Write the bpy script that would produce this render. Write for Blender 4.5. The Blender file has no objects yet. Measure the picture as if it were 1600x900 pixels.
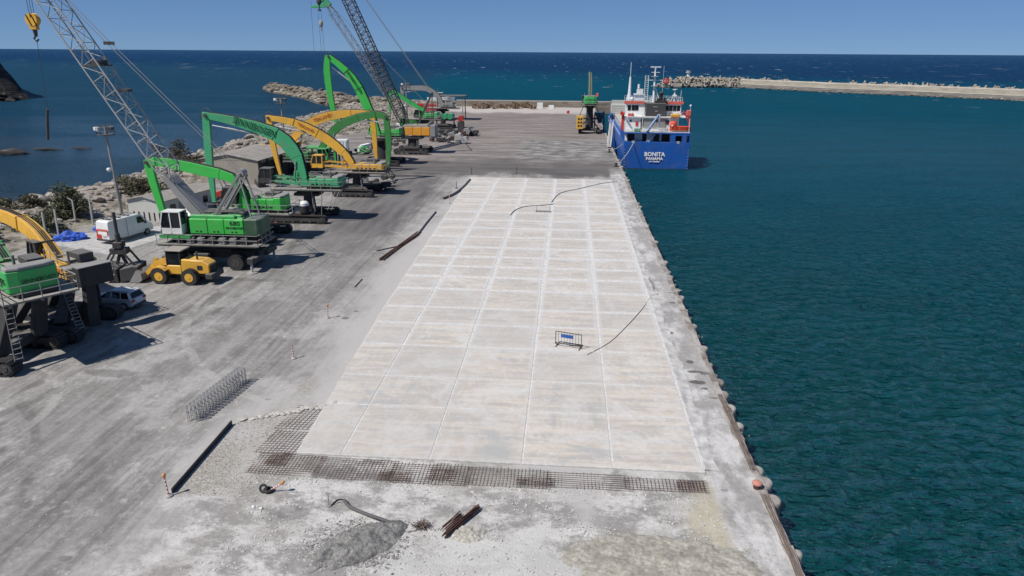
import bpy, bmesh, math, random
import numpy as np
from mathutils import Vector, Matrix, noise
random.seed(7)
R = math.radians
scene = bpy.context.scene
col = scene.collection

# ------------------------------------------------------------------ camera, world, sun, exposure
CAM_H = 21.0
_yaw, _pitch, _roll = R(4.337), R(18.55), R(0.36)
fw = Vector((-math.sin(_yaw)*math.cos(_pitch), math.cos(_yaw)*math.cos(_pitch), -math.sin(_pitch)))
rt = Vector((math.cos(_yaw), math.sin(_yaw), 0)); up = rt.cross(fw)
rt2 = rt*math.cos(_roll) + up*math.sin(_roll); up2 = -rt*math.sin(_roll) + up*math.cos(_roll)
cam_data = bpy.data.cameras.new('camera'); cam = bpy.data.objects.new('camera', cam_data); col.objects.link(cam)
mw = Matrix((rt2, up2, -fw)).transposed().to_4x4(); mw.translation = Vector((0, 0, CAM_H))
cam.matrix_world = mw
cam_data.sensor_width = 36.0; cam_data.lens = 36.0*1100/1600
cam_data.clip_start = 0.5; cam_data.clip_end = 90000
scene.camera = cam

SUN_EL, SUN_AZ = 53.0, 52.0      # light travels towards +x (52 deg from +y), elevation 53
ldir = Vector((math.sin(R(SUN_AZ))*math.cos(R(SUN_EL)), math.cos(R(SUN_AZ))*math.cos(R(SUN_EL)), -math.sin(R(SUN_EL))))
sun_data = bpy.data.lights.new('sun', 'SUN'); sun_data.energy = 4.9; sun_data.angle = R(0.53); sun_data.color = (1.0, 0.945, 0.87)
sun = bpy.data.objects.new('sun', sun_data); col.objects.link(sun)
sun.rotation_euler = ldir.to_track_quat('-Z', 'Y').to_euler(); sun.location = (-60, -40, 90)

world = bpy.data.worlds.new('World'); scene.world = world; world.use_nodes = True
nt = world.node_tree; nt.nodes.clear()
sky = nt.nodes.new('ShaderNodeTexSky'); sky.sky_type = 'NISHITA'; sky.sun_disc = False
sky.sun_elevation = R(SUN_EL); sky.sun_rotation = math.atan2(-ldir.x, -ldir.y)
sky.altitude = 6500; sky.air_density = 1.0; sky.dust_density = 0.0; sky.ozone_density = 6.0      # very clear, deep blue air down to the horizon
bg = nt.nodes.new('ShaderNodeBackground'); bg.inputs[1].default_value = 0.076
wo = nt.nodes.new('ShaderNodeOutputWorld')
gm = nt.nodes.new('ShaderNodeGamma'); gm.inputs[1].default_value = 0.46
tn = nt.nodes.new('ShaderNodeMix'); tn.data_type = 'RGBA'; tn.blend_type = 'MULTIPLY'; tn.inputs[0].default_value = 1.0; tn.inputs[7].default_value = (1.28, 1.86, 2.68, 1)
nt.links.new(sky.outputs[0], gm.inputs[0]); nt.links.new(gm.outputs[0], tn.inputs[6]); nt.links.new(tn.outputs[2], bg.inputs[0]); nt.links.new(bg.outputs[0], wo.inputs[0])

scene.view_settings.view_transform = 'Standard'; scene.view_settings.look = 'None'
scene.view_settings.exposure = 0.0; scene.view_settings.gamma = 1.0
scene.render.engine = 'CYCLES'
scene.cycles.max_bounces = 6; scene.cycles.diffuse_bounces = 3; scene.cycles.glossy_bounces = 3

# ------------------------------------------------------------------ node helper
class NT:
    def __init__(s, name):
        s.m = bpy.data.materials.new(name); s.m.use_nodes = True
        s.t = s.m.node_tree; s.t.nodes.clear()
        s.out = s.t.nodes.new('ShaderNodeOutputMaterial')
        s.b = s.t.nodes.new('ShaderNodeBsdfPrincipled')
        s.t.links.new(s.b.outputs[0], s.out.inputs[0])
        s.geo = s.t.nodes.new('ShaderNodeNewGeometry')
        s.tc = s.t.nodes.new('ShaderNodeTexCoord')
        s.pos = s.geo.outputs['Position']; s.obj = s.tc.outputs['Object']
    def put(s, inp, v):
        if isinstance(v, bpy.types.NodeSocket): s.t.links.new(v, inp)
        elif isinstance(v, (tuple, list)) and len(v) == 3 and inp.type == 'RGBA': inp.default_value = (*v, 1)
        else: inp.default_value = v
    def math(s, op, a, b=0.0, c=0.0, clamp=False):
        n = s.t.nodes.new('ShaderNodeMath'); n.operation = op; n.use_clamp = clamp
        s.put(n.inputs[0], a); s.put(n.inputs[1], b); s.put(n.inputs[2], c); return n.outputs[0]
    def mix(s, f, a, b, mode='MIX'):
        n = s.t.nodes.new('ShaderNodeMix'); n.data_type = 'RGBA'; n.blend_type = mode
        s.put(n.inputs[0], f); s.put(n.inputs[6], a); s.put(n.inputs[7], b); return n.outputs[2]
    def mapv(s, vec, scale=(1, 1, 1), rot=(0, 0, 0), loc=(0, 0, 0)):
        n = s.t.nodes.new('ShaderNodeMapping'); s.put(n.inputs['Vector'], vec)
        n.inputs['Scale'].default_value = scale; n.inputs['Rotation'].default_value = rot; n.inputs['Location'].default_value = loc
        return n.outputs[0]
    def noise(s, vec, scale=1.0, detail=4, rough=0.55, dist=0.0):
        n = s.t.nodes.new('ShaderNodeTexNoise'); s.put(n.inputs['Vector'], vec)
        n.inputs['Scale'].default_value = scale; n.inputs['Detail'].default_value = detail
        n.inputs['Roughness'].default_value = rough; n.inputs['Distortion'].default_value = dist
        return n.outputs[0]
    def voro(s, vec, scale=1.0, feature='F1'):
        n = s.t.nodes.new('ShaderNodeTexVoronoi'); n.feature = feature; s.put(n.inputs['Vector'], vec)
        n.inputs['Scale'].default_value = scale; return n.outputs[0]
    def ramp(s, v, lo, hi, a=0.0, b=1.0, smooth=True):
        n = s.t.nodes.new('ShaderNodeMapRange'); n.interpolation_type = 'SMOOTHSTEP' if smooth else 'LINEAR'
        s.put(n.inputs[0], v); n.inputs[1].default_value = lo; n.inputs[2].default_value = hi
        n.inputs[3].default_value = a; n.inputs[4].default_value = b; return n.outputs[0]
    def sep(s, v):
        n = s.t.nodes.new('ShaderNodeSeparateXYZ'); s.put(n.inputs[0], v); return n.outputs
    def rnd(s):
        return s.t.nodes.new('ShaderNodeObjectInfo').outputs['Random']
    def bump(s, h, strength=0.3, dist=0.05, normal=None):
        n = s.t.nodes.new('ShaderNodeBump'); s.put(n.inputs['Height'], h)
        n.inputs['Strength'].default_value = strength; n.inputs['Distance'].default_value = dist
        if normal is not None: s.put(n.inputs['Normal'], normal)
        return n.outputs[0]
    def fin(s, color=None, rough=None, normal=None, metal=None):
        if color is not None: s.put(s.b.inputs['Base Color'], color)
        if rough is not None: s.put(s.b.inputs['Roughness'], rough)
        if normal is not None: s.put(s.b.inputs['Normal'], normal)
        if metal is not None: s.put(s.b.inputs['Metallic'], metal)
        return s.m

def paint(name, c, rough=0.45, dirt=0.5, dust=(0.30, 0.28, 0.25), top=0.5, metal=0.0, rust=0.0, scale=1.0):
    """weathered paint: dirt in patches, dust lying on upward faces, some rust."""
    n = NT(name)
    a = n.noise(n.obj, 0.9*scale, 6, 0.65); f = n.ramp(a, 0.5, 0.8, 0, dirt)
    b = n.noise(n.mapv(n.obj, (3*scale, 3*scale, .5*scale)), 1.0, 4); st = n.ramp(b, .5, .8, 0, dirt*.7)
    f = n.math('MAXIMUM', f, st)
    c0 = n.mix(n.ramp(n.noise(n.obj, .35*scale, 3), .3, .7), tuple(x*.86 for x in c), c)
    c1 = n.mix(f, c0, tuple(x*.6 for x in dust))
    nz = n.sep(n.geo.outputs['Normal'])[2]
    t = n.math('MULTIPLY', n.ramp(nz, .35, .95, 0, top), n.ramp(n.noise(n.obj, 2.3*scale, 5), .3, .6, .45, 1))
    c2 = n.mix(t, c1, dust)
    if rust > 0:
        c2 = n.mix(n.ramp(n.noise(n.obj, 3.1*scale, 6, .7), .56, .7, 0, rust), c2, (.13, .055, .03))
    return n.fin(c2, n.ramp(a, .3, .8, rough, min(1, rough+.3)), n.bump(a, .15, .02), metal)

def simple(name, c, rough=0.6, metal=0.0, var=.15, scale=2.0, bump=.1):
    n = NT(name); a = n.noise(n.obj, scale, 5)
    return n.fin(n.mix(n.ramp(a, .3, .7), tuple(x*(1-var) for x in c), tuple(min(1, x*(1+var)) for x in c)), rough, n.bump(a, bump, .02), metal)

M = {}
M['green'] = paint('green_paint', (.04, .42, .10), dirt=.75, top=.4, rust=.35)
M['lime'] = paint('lime_green_paint', (.045, .50, .075), dirt=.45, top=.2, rust=.2)
M['teal'] = paint('teal_green_paint', (.055, .38, .17), dirt=.6, top=.3, rust=.3)
M['darkgreen'] = paint('faded_green_paint', (.04, .22, .05), dirt=.4, top=.3)
M['yellow'] = paint('yellow_paint', (.76, .42, .05), dirt=.45, top=.2, rust=.3)
M['orange'] = paint('orange_paint', (.75, .33, .03), dirt=.35, top=.3)
M['black'] = paint('black_steel', (.022, .022, .024), rough=.6, dirt=.45, dust=(.13, .12, .11), top=.6)
M['dark'] = paint('dark_grey_steel', (.05, .05, .052), rough=.6, dirt=.5, dust=(.2, .19, .175), top=.65)
M['grey'] = paint('grey_steel', (.27, .27, .27), rough=.5, dirt=.4, top=.5)
M['lgrey'] = paint('light_grey_steel', (.42, .42, .41), rough=.45, dirt=.3, top=.3)
M['rail'] = paint('galvanised_rail', (.33, .33, .33), rough=.5, dirt=.3, top=.2)
M['white'] = paint('white_paint', (.78, .79, .79), rough=.35, dirt=.14, dust=(.5, .48, .44), top=.12)
M['dustydeck'] = paint('dusty_deck', (.2, .19, .175), rough=.8, dirt=.6, dust=(.34, .32, .29), top=.85)
M['beige'] = paint('dusty_beige_paint', (.34, .31, .26), rough=.7, dirt=.5, top=.6)
M['cream'] = paint('pale_grey_paint', (.5, .5, .47), rough=.6, dirt=.3, top=.2)
M['silver'] = paint('silver_car_paint', (.62, .64, .67), rough=.3, dirt=.05, top=.0, metal=.1)
M['blue'] = paint('ship_blue_paint', (.008, .095, .40), rough=.4, dirt=.7, dust=(.13, .17, .26), top=.1, scale=.5, rust=.25)
M['lblue'] = paint('pale_blue_paint', (.2, .32, .5), rough=.45, dirt=.2, top=.1)
M['red'] = paint('red_paint', (.5, .03, .02), rough=.45, dirt=.2, top=.15)
M['salmon'] = paint('faded_red_paint', (.62, .12, .09), rough=.55, dirt=.15, top=.2)
M['orangered'] = paint('orange_red_paint', (.75, .08, .02), rough=.45, dirt=.1, top=.05)
M['tyre'] = simple('tyre_rubber', (.03, .03, .031), .85)
M['rubber'] = simple('black_rubber', (.02, .02, .022), .7)
M['rust'] = simple('rusty_steel', (.085, .04, .028), .85, 0, .4, 3)
M['rebar'] = simple('brown_rebar', (.15, .115, .10), .85, 0, .35, 2)
M['zinc'] = simple('grey_rebar', (.34, .34, .34), .6, .2, .25, 4)
M['chrome'] = simple('cylinder_rod', (.6, .6, .6), .25, .7, .05)
M['wood'] = simple('weathered_timber', (.2, .14, .09), .85, 0, .35, 2)
M['rope'] = simple('pale_rope', (.58, .55, .5), .9, 0, .2, 5)
M['quaycrane'] = paint('dusty_boom_paint', (.14, .19, .12), dirt=.6, top=.6)
M['hose'] = simple('grey_hose', (.085, .085, .088), .7, 0, .2, 2)
M['tarp'] = simple('blue_tarpaulin', (.02, .08, .42), .6, 0, .4, 1.5)
M['conc'] = simple('concrete', (.42, .40, .37), .9, 0, .25, 1.2, .4)
M['pinkc'] = simple('faded_pink_paint', (.5, .22, .17), .7, 0, .15, 3)
M['text_black'] = simple('black_lettering', (.012, .012, .012), .6, 0, 0)
M['text_dark'] = simple('dark_green_lettering', (.006, .05, .022), .6, 0, 0)
M['text_white'] = simple('white_lettering', (.8, .8, .8), .6, 0, 0)
M['text_red'] = simple('red_lettering', (.42, .07, .03), .6, 0, 0)
def _glass():
    n = NT('dark_glass'); n.b.inputs['IOR'].default_value = 1.5
    return n.fin((.012, .016, .02), .08)
M['glass'] = _glass()

# ------------------------------------------------------------------ mesh helper
class MB:
    def __init__(s): s.v = []; s.f = []; s.sm = []
    def add(s, vs, fs, smooth=False):
        o = len(s.v); s.v.extend([tuple(v) for v in vs]); s.f.extend([tuple(i+o for i in f) for f in fs]); s.sm.extend([smooth]*len(fs)); return s
    def box(s, c, d, rz=0.0, ry=0.0, taper=1.0):
        hx, hy, hz = d[0]/2, d[1]/2, d[2]/2
        m = Matrix.Rotation(rz, 3, 'Z') @ Matrix.Rotation(ry, 3, 'Y')
        vs = []
        for z in (-1, 1):
            k = taper if z > 0 else 1
            for x, y in ((-1, -1), (1, -1), (1, 1), (-1, 1)):
                vs.append(Vector(c) + m @ Vector((x*hx*k, y*hy*k, z*hz)))
        return s.add(vs, [(0, 3, 2, 1), (4, 5, 6, 7), (0, 1, 5, 4), (1, 2, 6, 5), (2, 3, 7, 6), (3, 0, 4, 7)])
    def bar(s, p, q, w, h=None, w2=None, h2=None):
        p, q = Vector(p), Vector(q); d = q-p
        if d.length < 1e-6: return s
        d.normalize(); h = h or w; w2 = w2 or w; h2 = h2 or h
        a = Vector((0, 0, 1)) if abs(d.z) < .95 else Vector((1, 0, 0))
        r = d.cross(a).normalized(); u = r.cross(d)
        vs = [p-r*w/2-u*h/2, p+r*w/2-u*h/2, p+r*w/2+u*h/2, p-r*w/2+u*h/2, q-r*w2/2-u*h2/2, q+r*w2/2-u*h2/2, q+r*w2/2+u*h2/2, q-r*w2/2+u*h2/2]
        return s.add(vs, [(0, 1, 2, 3), (4, 7, 6, 5), (0, 4, 5, 1), (1, 5, 6, 2), (2, 6, 7, 3), (3, 7, 4, 0)])
    def cyl(s, p, q, r, r2=None, n=12, caps=True, smooth=True):
        p, q = Vector(p), Vector(q); d = (q-p).normalized(); r2 = r if r2 is None else r2
        a = Vector((0, 0, 1)) if abs(d.z) < .95 else Vector((1, 0, 0))
        x = d.cross(a).normalized(); y = x.cross(d)
        vs = []
        for c, k in ((p, r), (q, r2)):
            for i in range(n):
                t = 2*math.pi*i/n; vs.append(c + x*k*math.cos(t) + y*k*math.sin(t))
        s.add(vs, [(i, (i+1) % n, n+(i+1) % n, n+i) for i in range(n)], smooth)
        if caps: s.add(vs, [tuple(range(n))[::-1], tuple(range(n, 2*n))])
        return s
    def prism(s, poly, y0, y1, inset=0.0):      # poly in (x, z), extruded in y
        n = len(poly); vs = [(x, y0, z) for x, z in poly] + [(x, y1, z) for x, z in poly]
        return s.add(vs, [tuple(range(n)), tuple(range(2*n-1, n-1, -1))] + [(i, (i+1) % n, n+(i+1) % n, n+i) for i in range(n)])
    def prismz(s, poly, z0, z1, top=1.0):
        n = len(poly); cx = sum(p[0] for p in poly)/n; cy = sum(p[1] for p in poly)/n
        vs = [(x, y, z0) for x, y in poly] + [(cx+(x-cx)*top, cy+(y-cy)*top, z1) for x, y in poly]
        return s.add(vs, [tuple(range(n))[::-1], tuple(range(n, 2*n))] + [(i, (i+1) % n, n+(i+1) % n, n+i) for i in range(n)])
    def prismx(s, poly, x0, x1):
        n = len(poly); vs = [(x0, y, z) for y, z in poly] + [(x1, y, z) for y, z in poly]
        return s.add(vs, [tuple(range(n)), tuple(range(2*n-1, n-1, -1))] + [(i, (i+1) % n, n+(i+1) % n, n+i) for i in range(n)])
    def loft(s, rings, caps=True, smooth=False):
        n = len(rings[0]); vs = [v for r in rings for v in r]; fs = []
        for k in range(len(rings)-1):
            for i in range(n): fs.append((k*n+i, k*n+(i+1) % n, (k+1)*n+(i+1) % n, (k+1)*n+i))
        s.add(vs, fs, smooth)
        if caps: s.add(list(rings[0])+list(rings[-1]), [tuple(range(n))[::-1], tuple(range(n, 2*n))])
        return s
    def tube(s, pts, r, n=6):
        pts = [Vector(p) for p in pts]; rings = []
        for i, p in enumerate(pts):
            d = (pts[min(i+1, len(pts)-1)]-pts[max(i-1, 0)]).normalized()
            a = Vector((0, 0, 1)) if abs(d.z) < .9 else Vector((1, 0, 0))
            x = d.cross(a).normalized(); y = x.cross(d)
            rings.append([p + x*r*math.cos(2*math.pi*k/n) + y*r*math.sin(2*math.pi*k/n) for k in range(n)])
        return s.loft(rings, True, True)
    def ball(s, c, r, nu=10, nv=6, smooth=True):
        c = Vector(c); r = (r, r, r) if not isinstance(r, (tuple, list)) else r
        rings = []
        for j in range(nv+1):
            t = math.pi*(j+.02)/(nv+.04)
            rings.append([c+Vector((r[0]*math.sin(t)*math.cos(2*math.pi*i/nu), r[1]*math.sin(t)*math.sin(2*math.pi*i/nu), -r[2]*math.cos(t))) for i in range(nu)])
        return s.loft(rings, True, smooth)
    def rail(s, pts, h=1.0, step=1.4, t=.045, close=False):
        P = [Vector(p) for p in pts]
        if close: P.append(P[0])
        for a, b in zip(P, P[1:]):
            L = (b-a).length; k = max(1, round(L/step))
            for i in range(k+1):
                p = a.lerp(b, i/k); s.bar(p, p+Vector((0, 0, h)), t)
            for z in (h*.5, h): s.bar(a+Vector((0, 0, z)), b+Vector((0, 0, z)), t)
        return s
    def mesh(s, name, bevel=0.0):
        me = bpy.data.meshes.new(name); me.from_pydata(s.v, [], s.f)
        me.polygons.foreach_set('use_smooth', s.sm)
        bm = bmesh.new(); bm.from_mesh(me)
        bmesh.ops.recalc_face_normals(bm, faces=bm.faces)
        if bevel > 0:
            bmesh.ops.remove_doubles(bm, verts=bm.verts, dist=1e-4)
            bmesh.ops.bevel(bm, geom=bm.edges[:], offset=bevel, segments=1, affect='EDGES', clamp_overlap=True)
        bm.to_mesh(me); bm.free(); return me
    def build(s, name, m, parent=None, bevel=0.0, kind=None, label=None, cat=None, group=None):
        me = s.mesh(name, bevel); me.materials.append(m)
        return link(name, me, parent, kind, label, cat, group)
def link(name, me, parent=None, kind=None, label=None, cat=None, group=None, loc=None, rot=None, sc=None):
    o = bpy.data.objects.new(name, me); col.objects.link(o)
    if parent is not None: o.parent = parent
    if loc is not None: o.location = loc
    if rot is not None: o.rotation_euler = rot
    if sc is not None: o.scale = sc if isinstance(sc, (tuple, list)) else (sc, sc, sc)
    tag(o, label, cat, group, kind); return o
def tag(o, label=None, cat=None, group=None, kind=None):
    if label: o['label'] = label
    if cat: o['category'] = cat
    if group: o['group'] = group
    if kind: o['kind'] = kind
def thing(name, label, cat, loc=(0, 0, 0), rz=0.0, group=None):
    return link(name, None, None, None, label, cat, group, loc, (0, 0, rz))
def text(s, size, m, parent, loc, rot, name='lettering', ext=.01, sx=1.0, bold=0.0):
    cu = bpy.data.curves.new(name, 'FONT'); cu.body = s; cu.size = size; cu.extrude = ext; cu.align_x = 'CENTER'; cu.align_y = 'CENTER'
    cu.resolution_u = 2; cu.offset = bold
    to = bpy.data.objects.new(name+'_tmp', cu); col.objects.link(to)
    bpy.context.view_layer.update()
    me = bpy.data.meshes.new_from_object(to.evaluated_get(bpy.context.evaluated_depsgraph_get()))
    bpy.data.objects.remove(to); me.name = name; me.materials.clear(); me.materials.append(m)
    o = link(name, me, parent, loc=loc, rot=rot, sc=(sx, 1, 1)); return o
def copy_tree(o, parent=None):
    c = o.copy(); col.objects.link(c); c.parent = parent
    for ch in [x for x in bpy.data.objects if x.parent == o]: copy_tree(ch, c)
    return c
def lerp(a, b, t): return a+(b-a)*t

# ------------------------------------------------------------------ the setting: sea
def interp(x, xs, ys):
    return float(np.interp(x, xs, ys))
SEA_Z = -2.2
def sea_mat():
    n = NT('sea_water'); X, Y, _ = n.sep(n.pos)
    big = n.noise(n.mapv(n.pos, (.004, .012, 1)), 1.0, 3)
    # water colour: clear teal in the basin, grey-blue in the left bay, navy offshore
    left = n.ramp(n.math('ADD', X, n.math('MULTIPLY', Y, .12)), -60, -25, 1, 0)
    # depth drops beyond the breakwater line
    s = n.math('ADD', n.math('MULTIPLY', X, .55), Y)
    s = n.math('ADD', s, n.math('MULTIPLY', n.math('SUBTRACT', big, .5), 260))
    deep = n.ramp(s, 480, 1100)
    mid = n.ramp(Y, 30, 210)
    bay = n.mix(mid, (.018, .048, .072), (.015, .066, .125))
    c = n.mix(mid, (.002, .062, .071), (.003, .082, .138))
    c = n.mix(left, c, bay)
    c = n.mix(deep, c, (.007, .042, .112))
    pat = n.noise(n.mapv(n.pos, (.05, .13, 1)), 1.0, 5)
    c = n.mix(n.ramp(pat, .3, .7, .0, .35), c, n.mix(.5, c, (.0, .012, .02)))
    # foam of breaking crests, offshore only
    fo = n.noise(n.mapv(n.pos, (.10, .07, 1)), 1.0, 3, .6)
    fo1 = n.noise(n.mapv(n.pos, (.13, .011, 1)), 1.0, 3, .6)
    fo2 = n.noise(n.mapv(n.pos, (.0035, .0035, 1)), 1.0, 2)
    off = n.ramp(s, 420, 700)
    fm = n.math('MULTIPLY', n.math('MAXIMUM', n.math('MULTIPLY', n.ramp(fo, .665, .70), n.ramp(Y, 1100, 700)), n.math('MULTIPLY', n.ramp(fo1, .66, .71), n.ramp(Y, 700, 1000))), n.math('MULTIPLY', off, n.ramp(fo2, .35, .6, .3, 1)))
    # a few whitecaps in the left bay
    fb = n.noise(n.mapv(n.pos, (.05, .3, 1)), 1.0, 5, .6)
    c = n.mix(n.math('MULTIPLY', fm, .8), c, (.62, .66, .70))
    w1 = n.noise(n.mapv(n.pos, (.5, 1.0, 1), (0, 0, -.35)), 1.0, 2, .5)
    w1 = n.math('SUBTRACT', 1.0, n.math('ABSOLUTE', n.math('MULTIPLY', n.math('SUBTRACT', w1, .5), 5.0)))
    w2 = n.noise(n.mapv(n.pos, (1.3, 2.6, 1), (0, 0, -.5)), 1.0, 4, .6)
    w3 = n.noise(n.mapv(n.pos, (.02, .055, 1), (0, 0, .2)), 1.0, 3, .5)
    b = n.bump(w1, 1.0, .22); b = n.bump(w2, 1.0, .95, b); b = n.bump(w3, .3, 4.0, b)
    # far off, unresolved wave slopes turn the mirror of the sky away from the viewer
    dist = n.math('SQRT', n.math('ADD', n.math('MULTIPLY', X, X), n.math('MULTIPLY', Y, Y)))
    T = n.t.nodes
    df = T.new('ShaderNodeBsdfDiffuse'); n.put(df.inputs[0], c); n.put(df.inputs['Normal'], b)
    gl = T.new('ShaderNodeBsdfGlossy'); n.put(gl.inputs['Roughness'], .12); n.put(gl.inputs['Normal'], b)
    fr = T.new('ShaderNodeFresnel'); fr.inputs[0].default_value = 1.333; n.put(fr.inputs[1], b)
    ms = T.new('ShaderNodeMixShader'); slick = n.noise(n.mapv(n.pos, (.006, .035, 1), (0, 0, .12)), 1.0, 4, .6)
    k = n.math('MULTIPLY', fr.outputs[0], n.ramp(dist, 45, 330, 1.1, .20, False))
    k = n.math('MULTIPLY', k, n.math('ADD', 1.0, n.math('MULTIPLY', n.math('MULTIPLY', left, n.ramp(dist, 700, 250)), n.ramp(slick, .42, .62, .35, 2.3))))
    k = n.math('MULTIPLY', k, n.math('SUBTRACT', 1.0, n.math('MULTIPLY', fm, .8)))
    n.put(ms.inputs[0], k); n.t.links.new(df.outputs[0], ms.inputs[1]); n.t.links.new(gl.outputs[0], ms.inputs[2])
    T.remove(n.b); n.t.links.new(ms.outputs[0], n.out.inputs[0])
    return n.m
def sea():
    # one sheet, finely divided and really wavy in the basin near the quay, coarse beyond
    L = 60000
    mb = MB()
    xs = [-L, -3000, -600, -300, 12] + list(np.arange(12.6, 60, .42)) + list(np.arange(60, 130, .8)) + [130, 200, 300, 700, 3000, L]
    ys = [-400, 0] + list(np.arange(20, 75, .42)) + list(np.arange(75, 180, .8)) + [180, 215, 260, 500, 1000, 3000, 10000, L]
    xs = np.array(xs); ys = np.array(ys)
    XX, YY = np.meshgrid(xs, ys)
    def wave(x, y):
        h = 0
        rr = random.Random(3)
        for k in range(26):
            lam = rr.uniform(1.4, 4.2); a = rr.gauss(-1.15, .55); am = .0068*lam**.95; ph = rr.uniform(0, 6.28)
            s_ = np.sin(2*np.pi*(x*np.cos(a)+y*np.sin(a))/lam+ph); h = h + am*(1.6*(1-np.abs(s_))**1.0-.6+s_*.4)
        return h
    fade = np.clip(np.minimum((XX-12)/1.5, (130-XX)/60), 0, 1)*np.clip(np.minimum((YY-20)/3, (180-YY)/110), 0, 1)
    ZZ = wave(XX, YY)*fade
    vs = [(float(x), float(y), float(z)) for x, y, z in zip(XX.ravel(), YY.ravel(), ZZ.ravel())]
    nx, ny = len(xs), len(ys)
    me = bpy.data.meshes.new('sea')
    me.from_pydata(vs, [], [(j*nx+i, j*nx+i+1, (j+1)*nx+i+1, (j+1)*nx+i) for j in range(ny-1) for i in range(nx-1)])
    me.polygons.foreach_set('use_smooth', [True]*len(me.polygons)); me.materials.append(sea_mat())
    link('sea', me, None, 'structure', loc=(0, 0, SEA_Z))
sea()

# ------------------------------------------------------------------ quay
def ground_mat():
    n = NT('quay_surface'); X, Y, _ = n.sep(n.pos)
    P = n.pos
    d = n.math('SUBTRACT', n.noise(n.mapv(P, (.11, .05, 1)), 1, 5, .6), .5)
    d2 = n.math('SUBTRACT', n.noise(n.mapv(P, (.5, .3, 1)), 1, 5, .65), .5)
    Xn = n.math('ADD', X, n.math('ADD', n.math('MULTIPLY', d, 12), n.math('MULTIPLY', d2, 3)))
    Yn = n.math('ADD', Y, n.math('ADD', n.math('MULTIPLY', d, 30), n.math('MULTIPLY', d2, 5)))
    streak = n.noise(n.mapv(P, (.55, .07, 1), (0, 0, .05)), 1, 6, .62)
    cross = n.noise(n.mapv(P, (.07, .55, 1), (0, 0, -.15)), 1, 6, .6)
    blot = n.noise(n.mapv(P, (.22, .16, 1)), 1, 7, .68)
    fine = n.noise(n.mapv(P, (3.1, 3.1, 1)), 1, 8, .8)
    mid = n.noise(n.mapv(P, (.8, .55, 1), (0, 0, .3)), 1, 9, .78)
    track = n.noise(n.mapv(P, (2.6, .045, 1), (0, 0, .07)), 1, 4, .5)
    # yard
    c = n.mix(n.ramp(streak, .28, .72), (.175, .166, .158), (.295, .283, .270))
    c = n.mix(n.ramp(blot, .5, .68, 0, .75), c, (.36, .345, .33))
    c = n.mix(n.ramp(n.noise(n.mapv(P, (.09, .09, 1), (0, 0, 0), (7, 3, 0)), 1, 5, .6), .56, .72, 0, .6), c, (.105, .092, .085))
    c = n.mix(n.ramp(mid, .44, .58, 0, .5), c, n.mix(.5, c, (.44, .43, .415)))
    c = n.mix(n.ramp(mid, .45, .36, 0, .38), c, (.12, .112, .104))
    c = n.mix(n.ramp(track, .54, .60, 0, .35), c, (.10, .095, .092))
    c = n.mix(n.ramp(track, .42, .37, 0, .22), c, (.42, .41, .40))
    fl = n.noise(n.mapv(P, (1.7, 1.3, 1), (0, 0, .4)), 1, 9, .85)
    c = n.mix(n.math('MULTIPLY', n.ramp(fl, .54, .60), n.ramp(blot, .40, .58, .15, .8)), c, (.50, .49, .475))
    # curving tyre marks
    brk = n.noise(n.mapv(P, (.3, .3, 1), (0, 0, 0), (4, 4, 0)), 1, 5, .6)
    for cx, cy, R_, w_, dk in [(-62, 92, 36, .35, 1), (-62, 92, 34.1, .35, 1), (-14, 106, 15, .3, 1), (-14, 106, 13.2, .3, 1), (-46, 20, 21, .3, 1), (-46, 20, 19.2, .3, 1), (-95, 60, 66, .4, 1), (-95, 60, 63.9, .4, 1), (-30, 150, 17, .35, 0), (-24, 78, 5.5, .25, 0), (-40, 34, 9, .3, 0), (-8, 60, 24, .3, 0)]:
        dx = n.math('SUBTRACT', X, cx); dy = n.math('SUBTRACT', Y, cy)
        rr_ = n.math('SQRT', n.math('ADD', n.math('MULTIPLY', dx, dx), n.math('MULTIPLY', dy, dy)))
        e = n.math('ABSOLUTE', n.math('SUBTRACT', n.math('ADD', rr_, n.math('MULTIPLY', d2, .5)), R_))
        c = n.mix(n.math('MULTIPLY', n.ramp(e, w_*.6, w_*1.3, .55, 0), n.ramp(brk, .42, .56)), c, (.10, .093, .088) if dk else (.44, .43, .41))
    # driving lane, dark with tyre dirt
    lane = n.math('MULTIPLY', n.ramp(Xn, -36, -29), n.ramp(Xn, -23, -19, 1, 0))
    lane = n.math('MULTIPLY', lane, n.ramp(Y, 60, 90, .2, .95))
    c = n.mix(lane, c, n.mix(n.ramp(streak, .35, .65), (.085, .08, .08), (.16, .152, .15)))
    # beyond the new pavement
    far = n.ramp(Yn, 118, 130)
    fc = n.mix(n.ramp(cross, .35, .65), (.15, .128, .12), (.30, .27, .25))
    fc = n.mix(n.ramp(Yn, 165, 240, 0, .75), fc, n.mix(n.ramp(cross, .35, .7), (.145, .12, .11), (.30, .26, .24)))
    fc = n.mix(n.ramp(mid, .5, .62, 0, .4), fc, (.10, .09, .085))
    fc = n.mix(n.math('MULTIPLY', n.ramp(X, -14, -8), n.math('MULTIPLY', n.ramp(Y, 142, 148), n.ramp(Y, 176, 182, 1, 0))), fc, n.mix(n.ramp(n.noise(n.mapv(P, (.25, .6, 1)), 1, 6, .7), .42, .6), (.12, .11, .105), (.32, .31, .295)))
    band = n.math('MULTIPLY', n.ramp(Yn, 122, 129), n.ramp(Yn, 138, 148, 1, 0))
    fc = n.mix(n.math('MULTIPLY', band, .9), fc, n.mix(n.ramp(cross, .35, .65), (.075, .07, .068), (.13, .12, .116)))
    fc = n.mix(n.ramp(Yn, 255, 268, 0, .85), fc, (.50, .46, .43))
    c = n.mix(far, c, fc)
    # pale cement dust around the new pavement
    wh = n.mix(n.ramp(fine, .3, .7), (.40, .385, .375), (.50, .49, .475))
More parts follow.
